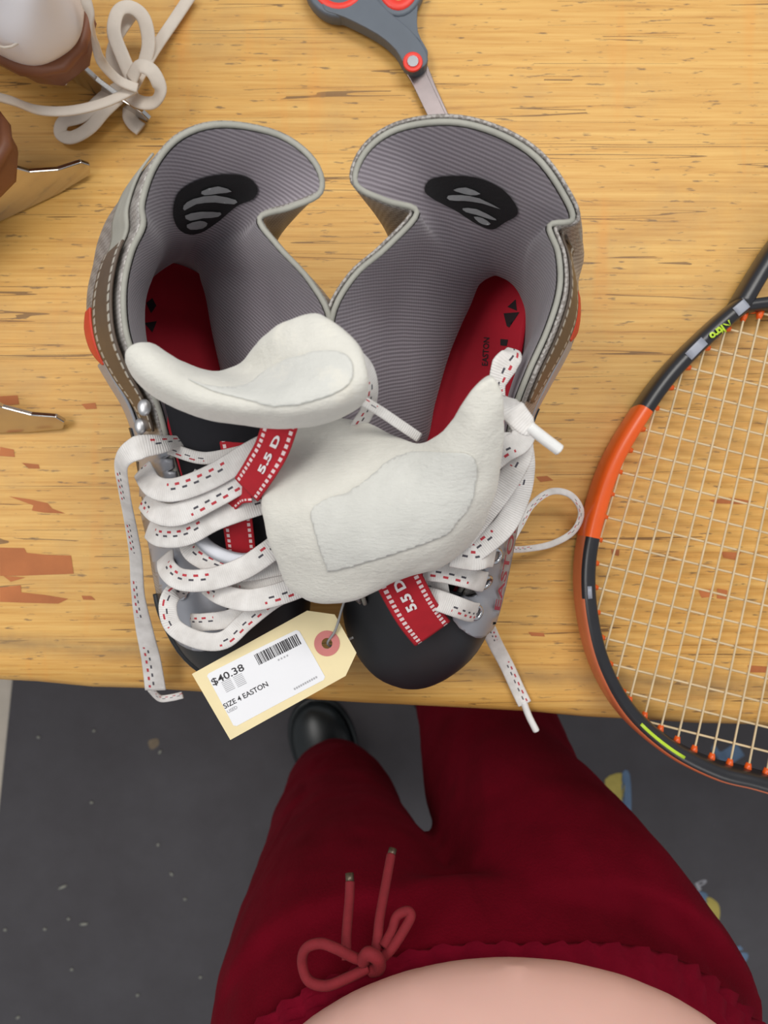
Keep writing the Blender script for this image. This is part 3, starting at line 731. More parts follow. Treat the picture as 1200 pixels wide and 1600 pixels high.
# red labels on the tongues
def web(name, lst, w_, parent, up=V(0, 0, 1), rolls=None, n=8): return ribbon(name, PX(lst), w_, M['red_web'], parent, n=n, up=up, rolls=rolls, th=.0012)
web('tongue_label', [(362, 660, .172), (372, 720, .168), (368, 780, .160), (375, 845, .148), (378, 868, .142)], .0150, skl)
wl = web('size_loop', [(440, 655, .212), (425, 700, .204), (405, 735, .196), (385, 765, .184)], .0150, skl)
wl2 = web('size_loop', [(392, 768, .182), (372, 772, .174), (352, 790, .165)], .0100, skl)
wr = web('size_loop', [(606, 868, .158), (628, 915, .152), (652, 958, .141), (676, 990, .128)], .0230, skr)
bw = bvh_of(wl); text_on('size_text', '5.5 D', (412, 740), (440, 682), 10, bw, M['white_print'], wl, .0006, bold=.04)
bw = bvh_of(wr); text_on('size_text', '5.5 D', (651, 950), (626, 903), 15, bw, M['white_print'], wr, .0006, bold=.04)
# throat edge piece on the left skate
ribbon('throat_trim', PX([(300, 815, .150), (318, 848, .149), (348, 868, .150), (385, 875, .151), (420, 862, .151), (442, 832, .152)]), .0072, M['silver'], skl, th=.002)
# laces -----------------------------------------------------------------
def lace(lst, w_, parent, rolls=None, up=V(0, 0, 1), n=8, scales=None):
    o = ribbon('lace', PX(lst), w_, M['lace'], parent, n=n, rolls=rolls, up=up, scales=scales, th=.0015)
    sh = random.random()*.06; fl_v = random.random() < .5
    for d in o.data.uv_layers[0].data: d.uv = (d.uv[0]+sh, 1-d.uv[1] if fl_v else d.uv[1])
    return o
W = .0112
lace([(264, 700, .168), (310, 715, .168), (350, 712, .17), (430, 692, .172)], .006, skl)
lace([(300, 745, .162), (360, 768, .163), (430, 798, .160)], .008, skl)
lace([(222, 733, .152), (240, 760, .166), (275, 765, .172), (330, 745, .178), (400, 704, .182), (450, 682, .176)], W, skl)
lace([(226, 780, .146), (245, 800, .162), (280, 803, .168), (335, 776, .174), (400, 738, .178), (450, 712, .172)], W, skl)
lace([(232, 826, .138), (250, 838, .152), (290, 836, .160), (340, 810, .166), (410, 786, .168), (480, 765, .160)], W*.95, skl)
lace([(292, 838, .138), (300, 862, .145), (330, 880, .148), (375, 893, .150), (430, 885, .148), (490, 875, .146)], W*.9, skl)
lace([(258, 868, .128), (262, 890, .142), (285, 906, .150), (330, 905, .154), (380, 888, .158), (420, 862, .160), (455, 835, .155)], W, skl)
lace([(330, 905, .138), (360, 925, .143), (410, 915, .146), (470, 895, .146), (500, 880, .146)], W*.95, skl)
lace([(322, 912, .135), (345, 928, .146), (385, 938, .150), (430, 930, .152), (480, 912, .148)], W, skl)
lace([(290, 928, .122), (272, 925, .134), (262, 948, .136), (272, 980, .134), (310, 1000, .136), (350, 1000, .138), (385, 970, .140), (430, 935, .144), (475, 915, .146)], W*.85, skl)
lace([(300, 972, .122), (320, 972, .130), (360, 966, .134), (400, 945, .138), (450, 925, .140)], W*.85, skl)
lace([(330, 690, .150), (280, 690, .168), (250, 694, .178), (215, 700, .182), (190, 722, .176), (194, 768, .150), (204, 820, .115), (212, 870, .085), (216, 930, .06), (226, 985, .04), (236, 1030, .025), (243, 1078, .016)], .0098, skl,
     scales=[.5, .6, .9, 1.15, .8, .75, .8, .85, .9, 1.2, 1.35, 1.5])
lace([(236, 1078, .014), (250, 1091, .006), (268, 1090, .008), (285, 1086, .012)], .005, skl)
# right skate
lace([(705, 700, .20), (745, 692, .186), (780, 690, .186), (815, 690, .172)], .0085, skr)
lace([(808, 670, .170), (818, 700, .172), (800, 740, .172), (765, 790, .168), (720, 845, .160)], W, skr, rolls=[.6, .3, 0, 0])
lace([(820, 690, .166), (822, 730, .162), (812, 775, .158), (785, 825, .156), (735, 865, .152)], W*1.05, skr, rolls=[.7, .5, .2, 0])
lace([(800, 640, .182), (818, 668, .178), (812, 690, .180), (785, 705, .186), (750, 735, .186)], W, skr)
lace([(772, 868, .136), (760, 868, .148), (740, 872, .154), (705, 866, .155)], .0125, skr)
lace([(758, 909, .124), (750, 908, .134), (730, 902, .143), (690, 893, .146), (640, 888, .141)], W, skr)
lace([(744, 957, .114), (735, 956, .124), (718, 950, .134), (690, 940, .138), (665, 932, .136), (640, 925, .125)], W, skr)
lace([(700, 912, .134), (670, 915, .134), (600, 900, .134)], .012, skr)
lace([(796, 850, .06), (812, 822, .055), (832, 788, .045), (862, 768, .034), (892, 774, .024), (908, 800, .016), (896, 830, .014), (862, 850, .014), (820, 858, .020), (790, 858, .045)], .0045, skr)
lace([(762, 980, .045), (775, 1008, .022), (792, 1040, .008), (808, 1075, .004), (820, 1100, .004)], .0098, skr)
tube('aglet', PX([(818, 1096, .004), (826, 1118, .003), (838, 1142, .002)]), .0024, M['aglet'], skr)
lace([(782, 618, .18), (790, 625, .198), (800, 640, .208), (822, 664, .208), (832, 672, .206)], .0100, skr, scales=[.6, 1, 1.1, .9, .5])
tube('aglet', PX([(826, 666, .207), (850, 685, .206), (874, 703, .204)]), .0026, M['aglet'], skr)
lace([(783, 622, .178), (778, 600, .18), (788, 572, .182), (800, 556, .182), (802, 546, .178)], .0100, skr, scales=[.4, .8, 1.2, 1.0, .6])
lace([(560, 622, .205), (590, 640, .200), (620, 660, .195), (655, 684, .188)], .0045, skr)
lace([(548, 545, .215), (572, 572, .208), (580, 605, .200), (574, 640, .190), (560, 665, .18)], .009, skl, rolls=[.9, .9, .9])
# side lettering
for s, p0, p1 in ((SL, (186, 695), (166, 590)), (SR, (777, 952), (806, 805))):
    bvs = bvh_of(s.shell, *[c_ for c_ in s.root.children if c_.name.startswith(('quarter_panel', 'eyelet_facing'))])
    text_on('side_lettering', 'EASTON', p0, p1, 8, bvs, M['red_print'] if s is SR else M['white_print'], s.shell, .0016)
bvs = bvh_of(SL.shell, *[c_ for c_ in skl.children if c_.name.startswith('eyelet_facing')]); text_on('side_lettering', 'EASTON', (236, 935), (222, 865), 11, bvs, M['red_print'], SL.shell, .0016)

# ------------------------------------------------------------------ price tag
tagroot = thing('price_tag', 'manila price tag with barcode label lying across both skate toes', 'price tag', P(430, 1050, .12))
ZT = .124
def tp(x, y, off=0): return P(x, y, ZT)+V(0, 0, off)
def tag_poly(lst, off, th, name, mat, parent):
    vs_ = [tp(x, y, off) for x, y in lst]; n = len(vs_); vs2 = [v-V(0, 0, th) for v in vs_]
    me = mesh_from(vs_+vs2, [tuple(range(n-1, -1, -1)), tuple(range(n, 2*n))]+[(i, (i+1) % n, n+(i+1) % n, n+i) for i in range(n)])
    return link(name, me, mat, parent, smooth=False)
def tplane(x, y, off): return tp(x, y, off)
ring_c = Vector((511, 1005))
def circ_px(r, n=32): return [(ring_c.x+r*math.cos(2*math.pi*i/n), ring_c.y+r*math.sin(2*math.pi*i/n)) for i in range(n)]
# card with a punched hole
outer = [(300, 1053), (480, 954), (523, 960), (557, 1020), (540, 1056), (360, 1156)]
hole = circ_px(8.5, 20)
def holed(outer, hole, off, th, name, mat, parent):
    allp = [Vector(p) for p in outer+hole]; no, nh = len(outer), len(hole)
    vv, ee, ff, *_ = geometry.delaunay_2d_cdt(allp, [(i, (i+1) % no) for i in range(no)]+[(no+i, no+(i+1) % nh) for i in range(nh)], [], 0, 1e-6)
    ff = [f for f in ff if inside(tuple(sum((vv[i] for i in f), Vector((0, 0)))/len(f)), [tuple(p) for p in outer]) and not inside(tuple(sum((vv[i] for i in f), Vector((0, 0)))/len(f)), hole)]
    me = mesh_from([tp(v.x, v.y, off) for v in vv], [tuple(f) for f in ff]); o = link(name, me, mat, parent, smooth=False); solidify(o, th, 0); return o
card = holed(outer, hole, 0, .0005, 'card', M['card'], tagroot)
holed(circ_px(20), hole, .0005, .0003, 'reinforcement_ring', M['ring'], tagroot)
lab = tag_poly(smooth_poly([(326, 1052), (395, 1017), (463, 984), (468, 986), (488, 1021), (508, 1057), (506, 1062), (437, 1098), (370, 1134), (365, 1133), (345, 1095), (324, 1056)], 1), .0006, .0002, 'label', M['sticker'], tagroot)
text_on('price_text', '$40.38', (334, 1071), (383, 1046), 11, None, M['ink'], lab, .0008, plane=tplane, bold=.01)
text_on('size_text', 'SIZE 4 EASTON', (352, 1107), (420, 1071), 8, None, M['ink'], lab, .0008, plane=tplane, bold=.01)
text_on('small_text', 'USED', (357, 1114), (372, 1106), 5, None, M['faint'], lab, .0008, plane=tplane)
# barcode and small print
bms = []
A_, B_, D_ = Vector((397, 1023)), Vector((463, 990)), Vector((8.3, 15.8))
random.seed(3); x = 0
def quad(a_, b_, c_, d_, off=.0008): return mesh_from([tp(*q, off) for q in (a_, b_, c_, d_)], [(3, 2, 1, 0)])
while x < .985:
    w_ = random.choice([.009, .012, .02, .03]); w_ = min(w_, 1-x)
    a_ = A_.lerp(B_, x); b_ = A_.lerp(B_, x+w_); bms.append(quad(tuple(a_), tuple(b_), tuple(b_+D_), tuple(a_+D_))); x += w_+random.choice([.008, .012, .02])
link('barcode', merge(bms), M['ink'], lab, smooth=False)
bms = []
for (a0, b0, dd, n_) in (((346, 1066), (360, 1059), (9, 17), 7), ((364, 1058), (378, 1051), (9, 17), 7)):
    for i in range(n_):
        t = i/n_; a_ = Vector(a0)+Vector(dd)*t; b_ = Vector(b0)+Vector(dd)*t; d2 = Vector((.5, .95))*1.0
        bms.append(quad(tuple(a_), tuple(b_), tuple(b_+d2), tuple(a_+d2)))
for i in range(11):
    a_ = Vector((459, 1075)).lerp(Vector((496, 1055)), i/11); b_ = a_+Vector((2.2, -1.2)); d2 = Vector((1.4, 2.8)); bms.append(quad(tuple(a_), tuple(b_), tuple(b_+d2), tuple(a_+d2)))
for i in range(4):
    a_ = Vector((434, 1030)).lerp(Vector((452, 1021)), i/4); b_ = a_+Vector((2.2, -1.2)); d2 = Vector((1.2, 2.4)); bms.append(quad(tuple(a_), tuple(b_), tuple(b_+d2), tuple(a_+d2)))
link('fine_print', merge(bms), M['faint'], lab, smooth=False)
tube('plastic_fastener', PX([(545, 880, .135), (541, 925, .13), (533, 955, .128), (524, 985, .127), (512, 1004, .123), (520, 1010, .117), (538, 1002, .118), (552, 996, .119)]), .0007, M['plastic'], tagroot, k=6)

# ------------------------------------------------------------------ racket
rk = thing('racket', 'orange and black racket with cream strings, its tip over the bench edge', 'racket', P(1160, 900, 0))
ZR = .0135
tipw = P(1163, 1213, ZR); ax = V(math.sin(math.radians(14)), math.cos(math.radians(14)), 0); pe = V(-ax.y, ax.x, 0)   # pe points left
left = [(1163, 1213), (1110, 1199), (1040, 1163), (977, 1107), (937, 1037), (917, 960), (913, 885), (926, 810), (955, 722), (1002, 642), (1048, 580), (1110, 518), (1152, 482)]
lw = [P(x, y, ZR) for x, y in left]
rw = [p-pe*2*((p-tipw).dot(pe)) for p in lw[1:]]
loop = lw+list(reversed([])) 
head_open = list(reversed(lw))+rw
hp_ = spline(head_open, 8)
def box_prof(wd, ht, r=.3, k=16):
    return [(wd/2*math.copysign(abs(math.cos(a_))**.55, math.cos(a_)), ht/2*math.copysign(abs(math.sin(a_))**.6, math.sin(a_))) for a_ in [2*math.pi*i/k for i in range(k)]]
me = sweep(hp_, box_prof(.0118, .026), name='frame')
k = 16; n = len(hp_)
frame = link('frame', me, [M['racketblack'], M['orange'], M['salmon']], rk)
arc = [0]
for i in range(1, n): arc.append(arc[-1]+(hp_[i]-hp_[i-1]).length)
tot = arc[-1]
for p in me.polygons:
    if len(p.vertices) != 4: continue
    i, j = divmod(p.vertices[0], k); py_ = 800-hp_[min(i, n-1)].y/((HC-ZR)/FPX)
    t = min(arc[min(i, n-1)], tot-arc[min(i, n-1)])/(tot/2)
    cx = sum((me.vertices[v].co for v in p.vertices), V(0, 0, 0))/4; c_ = (hp_[i]+hp_[min(i+1, n-1)])/2
    outward = (cx-c_).dot((c_-P(1230, 850, ZR)).normalized())/.0052
    if py_ > 640 and py_ < 835: p.material_index = 1
    elif py_ >= 835: p.material_index = 2 if outward > (.85 if py_ < 925 else .42) else 0
    else: p.material_index = 0
# bridge across the throat, arms and handle
T0 = lw[-1]; T1 = rw[-1]
br = [lw[-2], lw[-1]]
mid = tipw+ax*((T0-tipw).dot(ax)+.022)
link('bridge', sweep(spline([lw[-1], lw[-1].lerp(mid, .5)+ax*.004, mid, rw[-1].lerp(mid, .5)+ax*.004, rw[-1]], 8), box_prof(.009, .018)), M['racketblack'], rk)
shaft0 = tipw+ax*((T0-tipw).dot(ax)+.16)
for sg, st in ((1, T0), (-1, T1)):
    link('throat_arm', sweep(spline([st, st.lerp(shaft0, .35)+pe*sg*.010, st.lerp(shaft0, .75)+pe*sg*.006, shaft0+pe*sg*.008, shaft0+ax*.03+pe*sg*.006], 8), box_prof(.012, .021)), M['racketblack'], rk)
link('handle', sweep([shaft0+ax*.02, shaft0+ax*.05, shaft0+ax*.15, shaft0+ax*.19], box_prof(.03, .0225, k=12)), M['grip'], rk)
# strings
hb = hp_; poly2 = [((p-tipw).dot(pe), (p-tipw).dot(ax)) for p in hp_]
midb = [((p-tipw).dot(pe), (p-tipw).dot(ax)) for p in spline([lw[-1], lw[-1].lerp(mid, .5)+ax*.004, mid, rw[-1].lerp(mid, .5)+ax*.004, rw[-1]], 8)]
loop2 = poly2+list(reversed(midb))
def clip(a0, d0):
    """intersections of line a0 + t d0 with the head outline"""
    ts = []
    for i in range(len(loop2)):
        x1_, y1_ = loop2[i]; x2_, y2_ = loop2[(i+1) % len(loop2)]
        ex, ey = x2_-x1_, y2_-y1_; det = d0[0]*(-ey)+ex*d0[1]
        if abs(det) < 1e-12: continue
        t = ((x1_-a0[0])*(-ey)+ex*(y1_-a0[1]))/det; u_ = (d0[0]*(y1_-a0[1])-d0[1]*(x1_-a0[0]))/det
        if 0 <= u_ < 1: ts.append(t)
    return sorted(ts)
strs = []; grom = []
def add_string(a0, d0, phase, other):
    ts = clip(a0, d0)
    if len(ts) < 2: return
    t0, t1 = ts[0], ts[-1]
    if t1-t0 < .03: return
    N = max(8, int((t1-t0)/.004)); pts_ = []
    for i in range(N+1):
        t = t0+(t1-t0)*i/N; x_, y_ = a0[0]+d0[0]*t, a0[1]+d0[1]*t
        pts_.append(tipw+pe*x_+ax*y_+V(0, 0, phase*.0007))
    strs.append(sweep(pts_, circ(.0008, 6)))
    for t in (t0, t1):
        sgn_ = 1 if t == t0 else -1
        q = tipw+pe*(a0[0]+d0[0]*(t+sgn_*.0098))+ax*(a0[1]+d0[1]*(t+sgn_*.0098)); q0 = tipw+pe*(a0[0]+d0[0]*(t+sgn_*.003))+ax*(a0[1]+d0[1]*(t+sgn_*.003))
        grom.append((q0, q))
for i in range(-11, 12):
    b0 = i*.0122+.004; ang = math.radians(-3+.5*i); add_string((b0, .10), (-math.sin(ang), math.cos(ang)), 1, 0)
for j in range(1, 20):
    a_ = .004+j*.0163; add_string((0, a_), (1, 0.0), -1, 0)
link('string_bed', merge(strs), M['string'], rk)
for q0, q in grom[:90]:
    link('grommet', sweep([q0, q0.lerp(q, .6), q], circ(.0024, 8), scales=[1.2, 1.0, .7]), M['orange'], rk)
def on_frame(py0, py1, wd, mat, name, off=.0138, steps=20, yoff=0):
    seg = [p for p in hp_[:n//2] if py0 <= 800-p.y/((HC-ZR)/FPX) <= py1]
    if len(seg) < 3: return
    return link(name, sweep([p+V(0, 0, off-.0008)+pe*0 for p in seg], flat(wd, .0006)), mat, frame)
on_frame(474, 500, .007, M['greyprint'], 'frame_stripe')
on_frame(536, 568, .0065, M['greyprint'], 'frame_stripe')
on_frame(905, 935, .003, M['greyprint'], 'frame_stripe'); on_frame(1040, 1050, .004, M['white_print'], 'frame_stripe')
on_frame(1120, 1175, .0022, M['lime'], 'frame_stripe')
bfr = bvh_of(frame); text_on('frame_lettering', 'Nitro', (1138, 500), (1106, 524), 11, bfr, M['lime'], frame, .0012, bold=.04)

# ------------------------------------------------------------------ scissors
sz = thing('scissors', 'grey handled scissors with red finger loops, blades reaching behind the right skate', 'scissors', P(645, 97, 0))
def SP(x, y, z): return P(x, y, z)
def slab(name, poly, z0, z1, mat, parent, bv=.0012):
    a_ = [P(x, y, z0) for x, y in poly]; b_ = [P(x, y, z0)+V(0, 0, z1-z0) for x, y in poly]; nn_ = len(poly)
    me = mesh_from(a_+b_, [tuple(range(nn_)), tuple(range(2*nn_-1, nn_-1, -1))]+[(i, (i+1) % nn_, nn_+(i+1) % nn_, nn_+i) for i in range(nn_)])
    bm = bmesh.new(); bm.from_mesh(me); bmesh.ops.recalc_face_normals(bm, faces=bm.faces); bm.to_mesh(me); bm.free()
    o = link(name, me, mat, parent, smooth=False); bevel(o, bv, 2); return o
b1 = slab('blade', [(632, 112), (664, 108), (668, 120), (708, 205), (718, 262), (712, 300), (700, 262), (672, 190), (642, 128)], .004, .0055, M['scissorsteel'], sz, .0004)
b2 = slab('blade', [(640, 112), (668, 104), (680, 135), (716, 215), (722, 262), (716, 300), (708, 250), (682, 190), (655, 130)], .0020, .0035, M['scissorsteel'], sz, .0004)
hl = slab('handle', smooth_poly([(508, 30), (540, 42), (590, 68), (618, 92), (632, 115), (650, 122), (666, 112), (664, 92), (640, 60), (610, 35), (585, 8), (576, -8), (545, 8), (510, 8)], 3), .004, .014, M['sc_grey'], sz, .0025)
hr = slab('handle', smooth_poly([(592, 5), (612, 38), (640, 62), (655, 78), (664, 100), (667, 92), (652, 62), (652, 20), (656, -12), (620, 22), (592, -8)], 3), .002, .011, M['sc_grey'], sz, .002)
def loop_ring(name, cx, cy, rx, ry, z, wd, ht, mat, parent, rot=0):
    pts_ = [P(cx+rx*math.cos(a_)*math.cos(rot)-ry*math.sin(a_)*math.sin(rot), cy+rx*math.cos(a_)*math.sin(rot)+ry*math.sin(a_)*math.cos(rot), z) for a_ in [2*math.pi*i/32 for i in range(32)]]
    return link(name, sweep(pts_, box_prof(wd, ht), closed=True), mat, parent)
loop_ring('finger_loop', 530, -36, 50, 62, .008, .0075, .011, M['sc_grey'], hl)
loop_ring('loop_lining', 530, -36, 43, 54, .0085, .0065, .012, M['sc_red'], hl)
loop_ring('finger_loop', 622, -40, 38, 66, .0075, .0065, .010, M['sc_grey'], hr)
loop_ring('loop_lining', 622, -38, 30, 54, .008, .008, .0115, M['sc_red'], hr)
loop_ring('pivot_ring', 645, 97, 12, 12, .0142, .003, .002, M['sc_red'], sz)
bm = bmesh.new(); bmesh.ops.create_cone(bm, cap_ends=True, segments=24, radius1=.0042, radius2=.0038, depth=.0025, matrix=Matrix.Translation(P(645, 97, .0145)))
me = bpy.data.meshes.new('pivot'); bm.to_mesh(me); bm.free(); link('pivot_screw', me, M['metal'], sz, smooth=False)

# ------------------------------------------------------------------ white figure skates, mostly out of the frame
def figure_skate(root, tail, direc, tilt=0.0, only_blade=False, shaft=1.0):
    F = V(direc[0], direc[1], 0).normalized(); Wd = V(-F.y, F.x, 0); O = V(tail[0], tail[1], ZB)
    U_ = V(0, 0, 1)*math.cos(tilt)+Wd*(-math.sin(tilt)); W2 = Wd*math.cos(tilt)+V(0, 0, 1)*math.sin(tilt); O = O+V(0, 0, .0020*math.sin(abs(tilt))+.0004)
    def L(d, w_, h): return O+F*d+W2*w_+U_*h
    # blade
    bp = [(0, .010), (.004, .003), (.03, .0), (.15, -.0+.0002), (.25, .001), (.275, .006), (.285, .014), (.278, .020), (.262, .022), (.25, .030), (.235, .038), (.185, .038), (.175, .026), (.16, .022), (.11, .022), (.095, .028), (.088, .038), (.045, .038), (.036, .026), (.02, .018), (.004, .0155)]
    nn_ = len(bp); vs_ = [L(d, .0018, h) for d, h in bp]+[L(d, -.0018, h) for d, h in bp]
    me = mesh_from(vs_, [tuple(range(nn_)), tuple(range(2*nn_-1, nn_-1, -1))]+[(i, (i+1) % nn_, nn_+(i+1) % nn_, nn_+i) for i in range(nn_)])
    bm = bmesh.new(); bm.from_mesh(me); bmesh.ops.recalc_face_normals(bm, faces=bm.faces); bm.to_mesh(me); bm.free()
    o = link('blade', me, M['bladesteel'], root, smooth=False); bevel(o, .0006, 2)
    for d0, d1 in ((.043, .09), (.18, .24)):
        pq = [L(d, w_, h) for h in (.038, .0405) for d, w_ in ((d0, -.018), (d1, -.018), (d1, .018), (d0, .018))]
        if not only_blade: link('mounting_plate', mesh_from(pq, [(3, 2, 1, 0), (4, 5, 6, 7), (0, 1, 5, 4), (1, 2, 6, 5), (2, 3, 7, 6), (3, 0, 4, 7)]), M['metal'], o, smooth=False)
    if only_blade: return L
    HWf = {.030: .0, .034: .014, .042: .024, .055: .030, .08: .031, .11: .029, .15: .034, .19: .041, .225: .041, .25: .033, .268: .018, .274: .0}
    # heel and sole (stacked leather)
    ds = sorted(HWf)
    def outline(lim=9, grow=.002): 
        dd = [d for d in ds if d <= lim]
        return [(d, HWf[d]+grow if HWf[d] else 0) for d in dd]
    def loftlvl(levels, name, mat, lim):
        rows = []
        dd = [d for d in ds if d <= lim]
        for (h, gr, hs) in levels:
            row = [L(d+(-gr if d < .04 else (gr if d > .26 else 0)), (HWf[d]+gr if HWf[d] else 0), h+hs(d)) for d in dd]+[L(d+(-gr if d < .04 else (gr if d > .26 else 0)), -(HWf[d]+gr if HWf[d] else 0), h+hs(d)) for d in reversed(dd) if HWf[d]]
            rows.append(row)
        g = rows; nj, ni = len(g), len(g[0]); verts = [v for r_ in g for v in r_]
        fs = [(j*ni+i, j*ni+(i+1) % ni, (j+1)*ni+(i+1) % ni, (j+1)*ni+i) for j in range(nj-1) for i in range(ni)]
        fs += [tuple(range(ni-1, -1, -1)), tuple(range((nj-1)*ni, nj*ni))]
        return link(name, mesh_from(verts, fs), mat, root)
    hs = lambda d: 0.018*(1/(1+math.exp((d-.13)/.012)))
    z_ = lambda d: 0.0
    loftlvl([(.041, -.004, z_), (.045, -.002, z_), (.055, .0, z_), (.064, .002, z_)], 'heel_block', M['brown'], .11)
    loftlvl([(.041, .001, hs), (.0425, .004, hs), (.047, .004, hs), (.049, .001, hs)], 'sole', M['brown'], 9)
    # boot upper: ring loft
    rings = [(.049, 1.0, 0, 0), (.060, 1.06, 0, 0), (.080, 1.08, 0, 0), (.100, .98, .0, .02), (.12, .86, .0, .09), (.15, .78, .004, .14), (.19, .80, .004, .155), (.225, .88, -.002, .150)]
    rows = []
    for (h, k_, sh, cut) in rings:
        row = []
        for q in range(28):
            a_ = 2*math.pi*q/28; c_, s_ = math.cos(a_), math.sin(a_)
            L0, L1 = .030+sh, .276-cut
            d = (L0+L1)/2-(L1-L0)/2*c_; wv = interp(HWf, min(max(d, .030), .274)) if cut < .02 else (.034*math.sin(math.pi*min(1, max(0, (d-L0)/(L1-L0))))**.5)
            wv = wv*k_ if cut < .02 else wv*k_
            row.append(L(d-(.006 if c_ > .8 and .05 < h < .11 else 0), wv*(1 if s_ >= 0 else -1) if abs(s_) > 1e-6 else 0, h+(hs(d) if h < .11 else .0)))
        rows.append(row)
    boot = link('boot', grid_mesh(grid_pts(rows, 2, 3, True), True), M['white_boot'], root); subsurf(boot, 1)
    tube('heel_seam', [L(.03+.0, 0, .10)]+[L(.045, .034, .095), L(.07, .036, .125), L(.09, .032, .16)], .0008, M['oldlace'], boot, k=6)
    for i in range(6):
        d = .235-.016*i; h = .075+.02*i
        link('lace', sweep(spline([L(d, -.022, h), L(d, 0, h+.006), L(d, .022, h)], 6), flat(.006, .002)), M['oldlace'], root)
    return L
g_ = 'white figure skates at the left edge'
fa = thing('figure_skate', 'white figure skate with knotted laces in the top left corner', 'ice skate', P(160, 120, 0), g_)
figure_skate(fa, P(243, 198, 0)[:2], (-.86, .5))
def fl_(lst, w_=.0065, **kw): return ribbon('loose_lace', PX(lst), w_, M['oldlace'], fa, th=.0026, **kw)
fl_([(128, -20, .10), (140, 20, .09), (148, 60, .07), (158, 95, .055), (185, 125, .04), (215, 138, .035)])
fl_([(-10, 150, .07), (20, 158, .06), (60, 172, .045), (110, 173, .04), (165, 160, .035), (212, 138, .032)])
fl_([(212, 135, .03), (192, 90, .035), (178, 50, .035), (185, 18, .03), (205, 12, .028), (225, 30, .024), (232, 70, .02), (222, 110, .02)], .0095)
fl_([(200, 120, .02), (175, 95, .02), (182, 60, .02), (205, 25, .02)], .008)
fl_([(300, -10, .006), (270, 35, .006), (245, 72, .012), (225, 105, .022), (205, 140, .026)], .0085)
fl_([(205, 125, .034), (218, 104, .04), (238, 112, .04), (250, 140, .034), (240, 160, .025), (215, 158, .02), (195, 140, .018)], .0095)
fl_([(200, 130, .016), (165, 150, .014), (130, 180, .01), (100, 190, .008), (95, 208, .006), (112, 215, .006), (140, 200, .010), (165, 172, .012), (200, 140, .016)], .0095)
fl_([(208, 150, .010), (202, 178, .005), (208, 192, .003), (220, 202, .003)], .010)
fb = thing('figure_skate', 'brown-heeled white figure skate at left edge, below the one with knotted laces', 'ice skate', P(60, 290, 0), g_)
figure_skate(fb, P(152, 272, 0)[:2], (-.90, -.43), math.radians(14))
fc = thing('skate_blade', 'steel figure skate blade tail lying level at the left edge, lower than the others', 'skate blade', P(30, 660, 0))
figure_skate(fc, P(112, 672, 0)[:2], (-1, -.02), math.radians(34), True)

# ------------------------------------------------------------------ person
per = thing('person', 'person in maroon drawstring sweatpants and black shoes standing at the bench, bare belly showing', 'person', (0.05, -0.40, 0.006))
def rings_mesh(rings, k=32, cap=True):
    vs_ = []; fs = []
    for (x, y, z, rx, ry, *e) in rings:
        tl_ = e[0] if e else 0
        for i in range(k):
            a_ = 2*math.pi*i/k; vs_.append(V(x+rx*math.cos(a_), y+ry*math.sin(a_), z+tl_*math.sin(a_)))
    for j in range(len(rings)-1):
        for i in range(k): fs.append((j*k+i, j*k+(i+1) % k, (j+1)*k+(i+1) % k, (j+1)*k+i))
    if cap: fs.append(tuple(range(k-1, -1, -1))); fs.append(tuple(range((len(rings)-1)*k, len(rings)*k)))
    return mesh_from(vs_, fs)
def rsp(rings, n=5):
    return [tuple(v) for v in [ [cr(*[rings[min(max(i+o, 0), len(rings)-1)][q] for o in (-1, 0, 1, 2)], t/n) for q in range(5)] for i in range(len(rings)-1) for t in range(n)]]+[tuple(rings[-1][:5])]
LLEG = [(-.004, -.352, .93, .112, .100), (-.020, -.362, .84, .106, .106), (-.034, -.368, .72, .092, .096), (-.050, -.374, .60, .080, .084), (-.058, -.382, .49, .074, .080), (-.075, -.43, .30, .072, .075), (-.085, -.48, .16, .075, .08), (-.09, -.50, .09, .07, .075)]
RLEG = [(.138, -.350, .93, .118, .105), (.141, -.335, .84, .106, .110), (.130, -.315, .72, .082, .105), (.128, -.285, .60, .084, .098), (.126, -.262, .48, .082, .09), (.128, -.27, .30, .082, .082), (.122, -.29, .16, .08, .08), (.12, -.30, .09, .076, .076)]
PEL = [(.065, -.358, .885, .15, .085), (.065, -.354, .91, .180, .103), (.065, -.360, .945, .180, .108), (.065, -.364, .975, .168, .105), (.065, -.364, .988, .158, .098)]
def shrink(r_, a_): return [(x, y, z, rx-a_, ry-a_) for x, y, z, rx, ry in r_]
def remeshed(parts_, name, mat, parent, vox, sm=6):
    o = link(name, merge(parts_), mat, parent); m1 = o.modifiers.new('blend', 'REMESH'); m1.mode = 'VOXEL'; m1.voxel_size = vox; m1.use_smooth_shade = True
    m2 = o.modifiers.new('relax', 'SMOOTH'); m2.factor = .6; m2.iterations = sm; return o
TORSO = [(.065, -.368, .89, .09, .050), (.065, -.366, .93, .132, .074), (.066, -.362, .985, .143, .098), (.067, -.348, 1.03, .152, .114), (.068, -.348, 1.06, .150, .112), (.068, -.364, 1.12, .138, .104), (.068, -.365, 1.20, .14, .10), (.068, -.37, 1.30, .155, .10), (.068, -.375, 1.38, .15, .085), (.068, -.378, 1.42, .09, .06)]
legin = [rings_mesh(rsp([r for r in shrink(L_, .022)]), 24) for L_ in (LLEG, RLEG)]
feet_in = []
body = remeshed([rings_mesh(rsp(TORSO), 32)]+legin, 'body', M['skin'], per, .008, 4)
pants = remeshed([rings_mesh(rsp(PEL), 40)]+[rings_mesh(rsp(L_), 32) for L_ in (LLEG, RLEG)], 'sweatpants', M['pants'], per, .006, 4)
tx = bpy.data.textures.new('cloth_folds', 'CLOUDS'); tx.noise_scale = .09; tx.noise_depth = 2
dm = pants.modifiers.new('folds', 'DISPLACE'); dm.texture = tx; dm.strength = .008; dm.mid_level = .5; dm.texture_coords = 'GLOBAL'
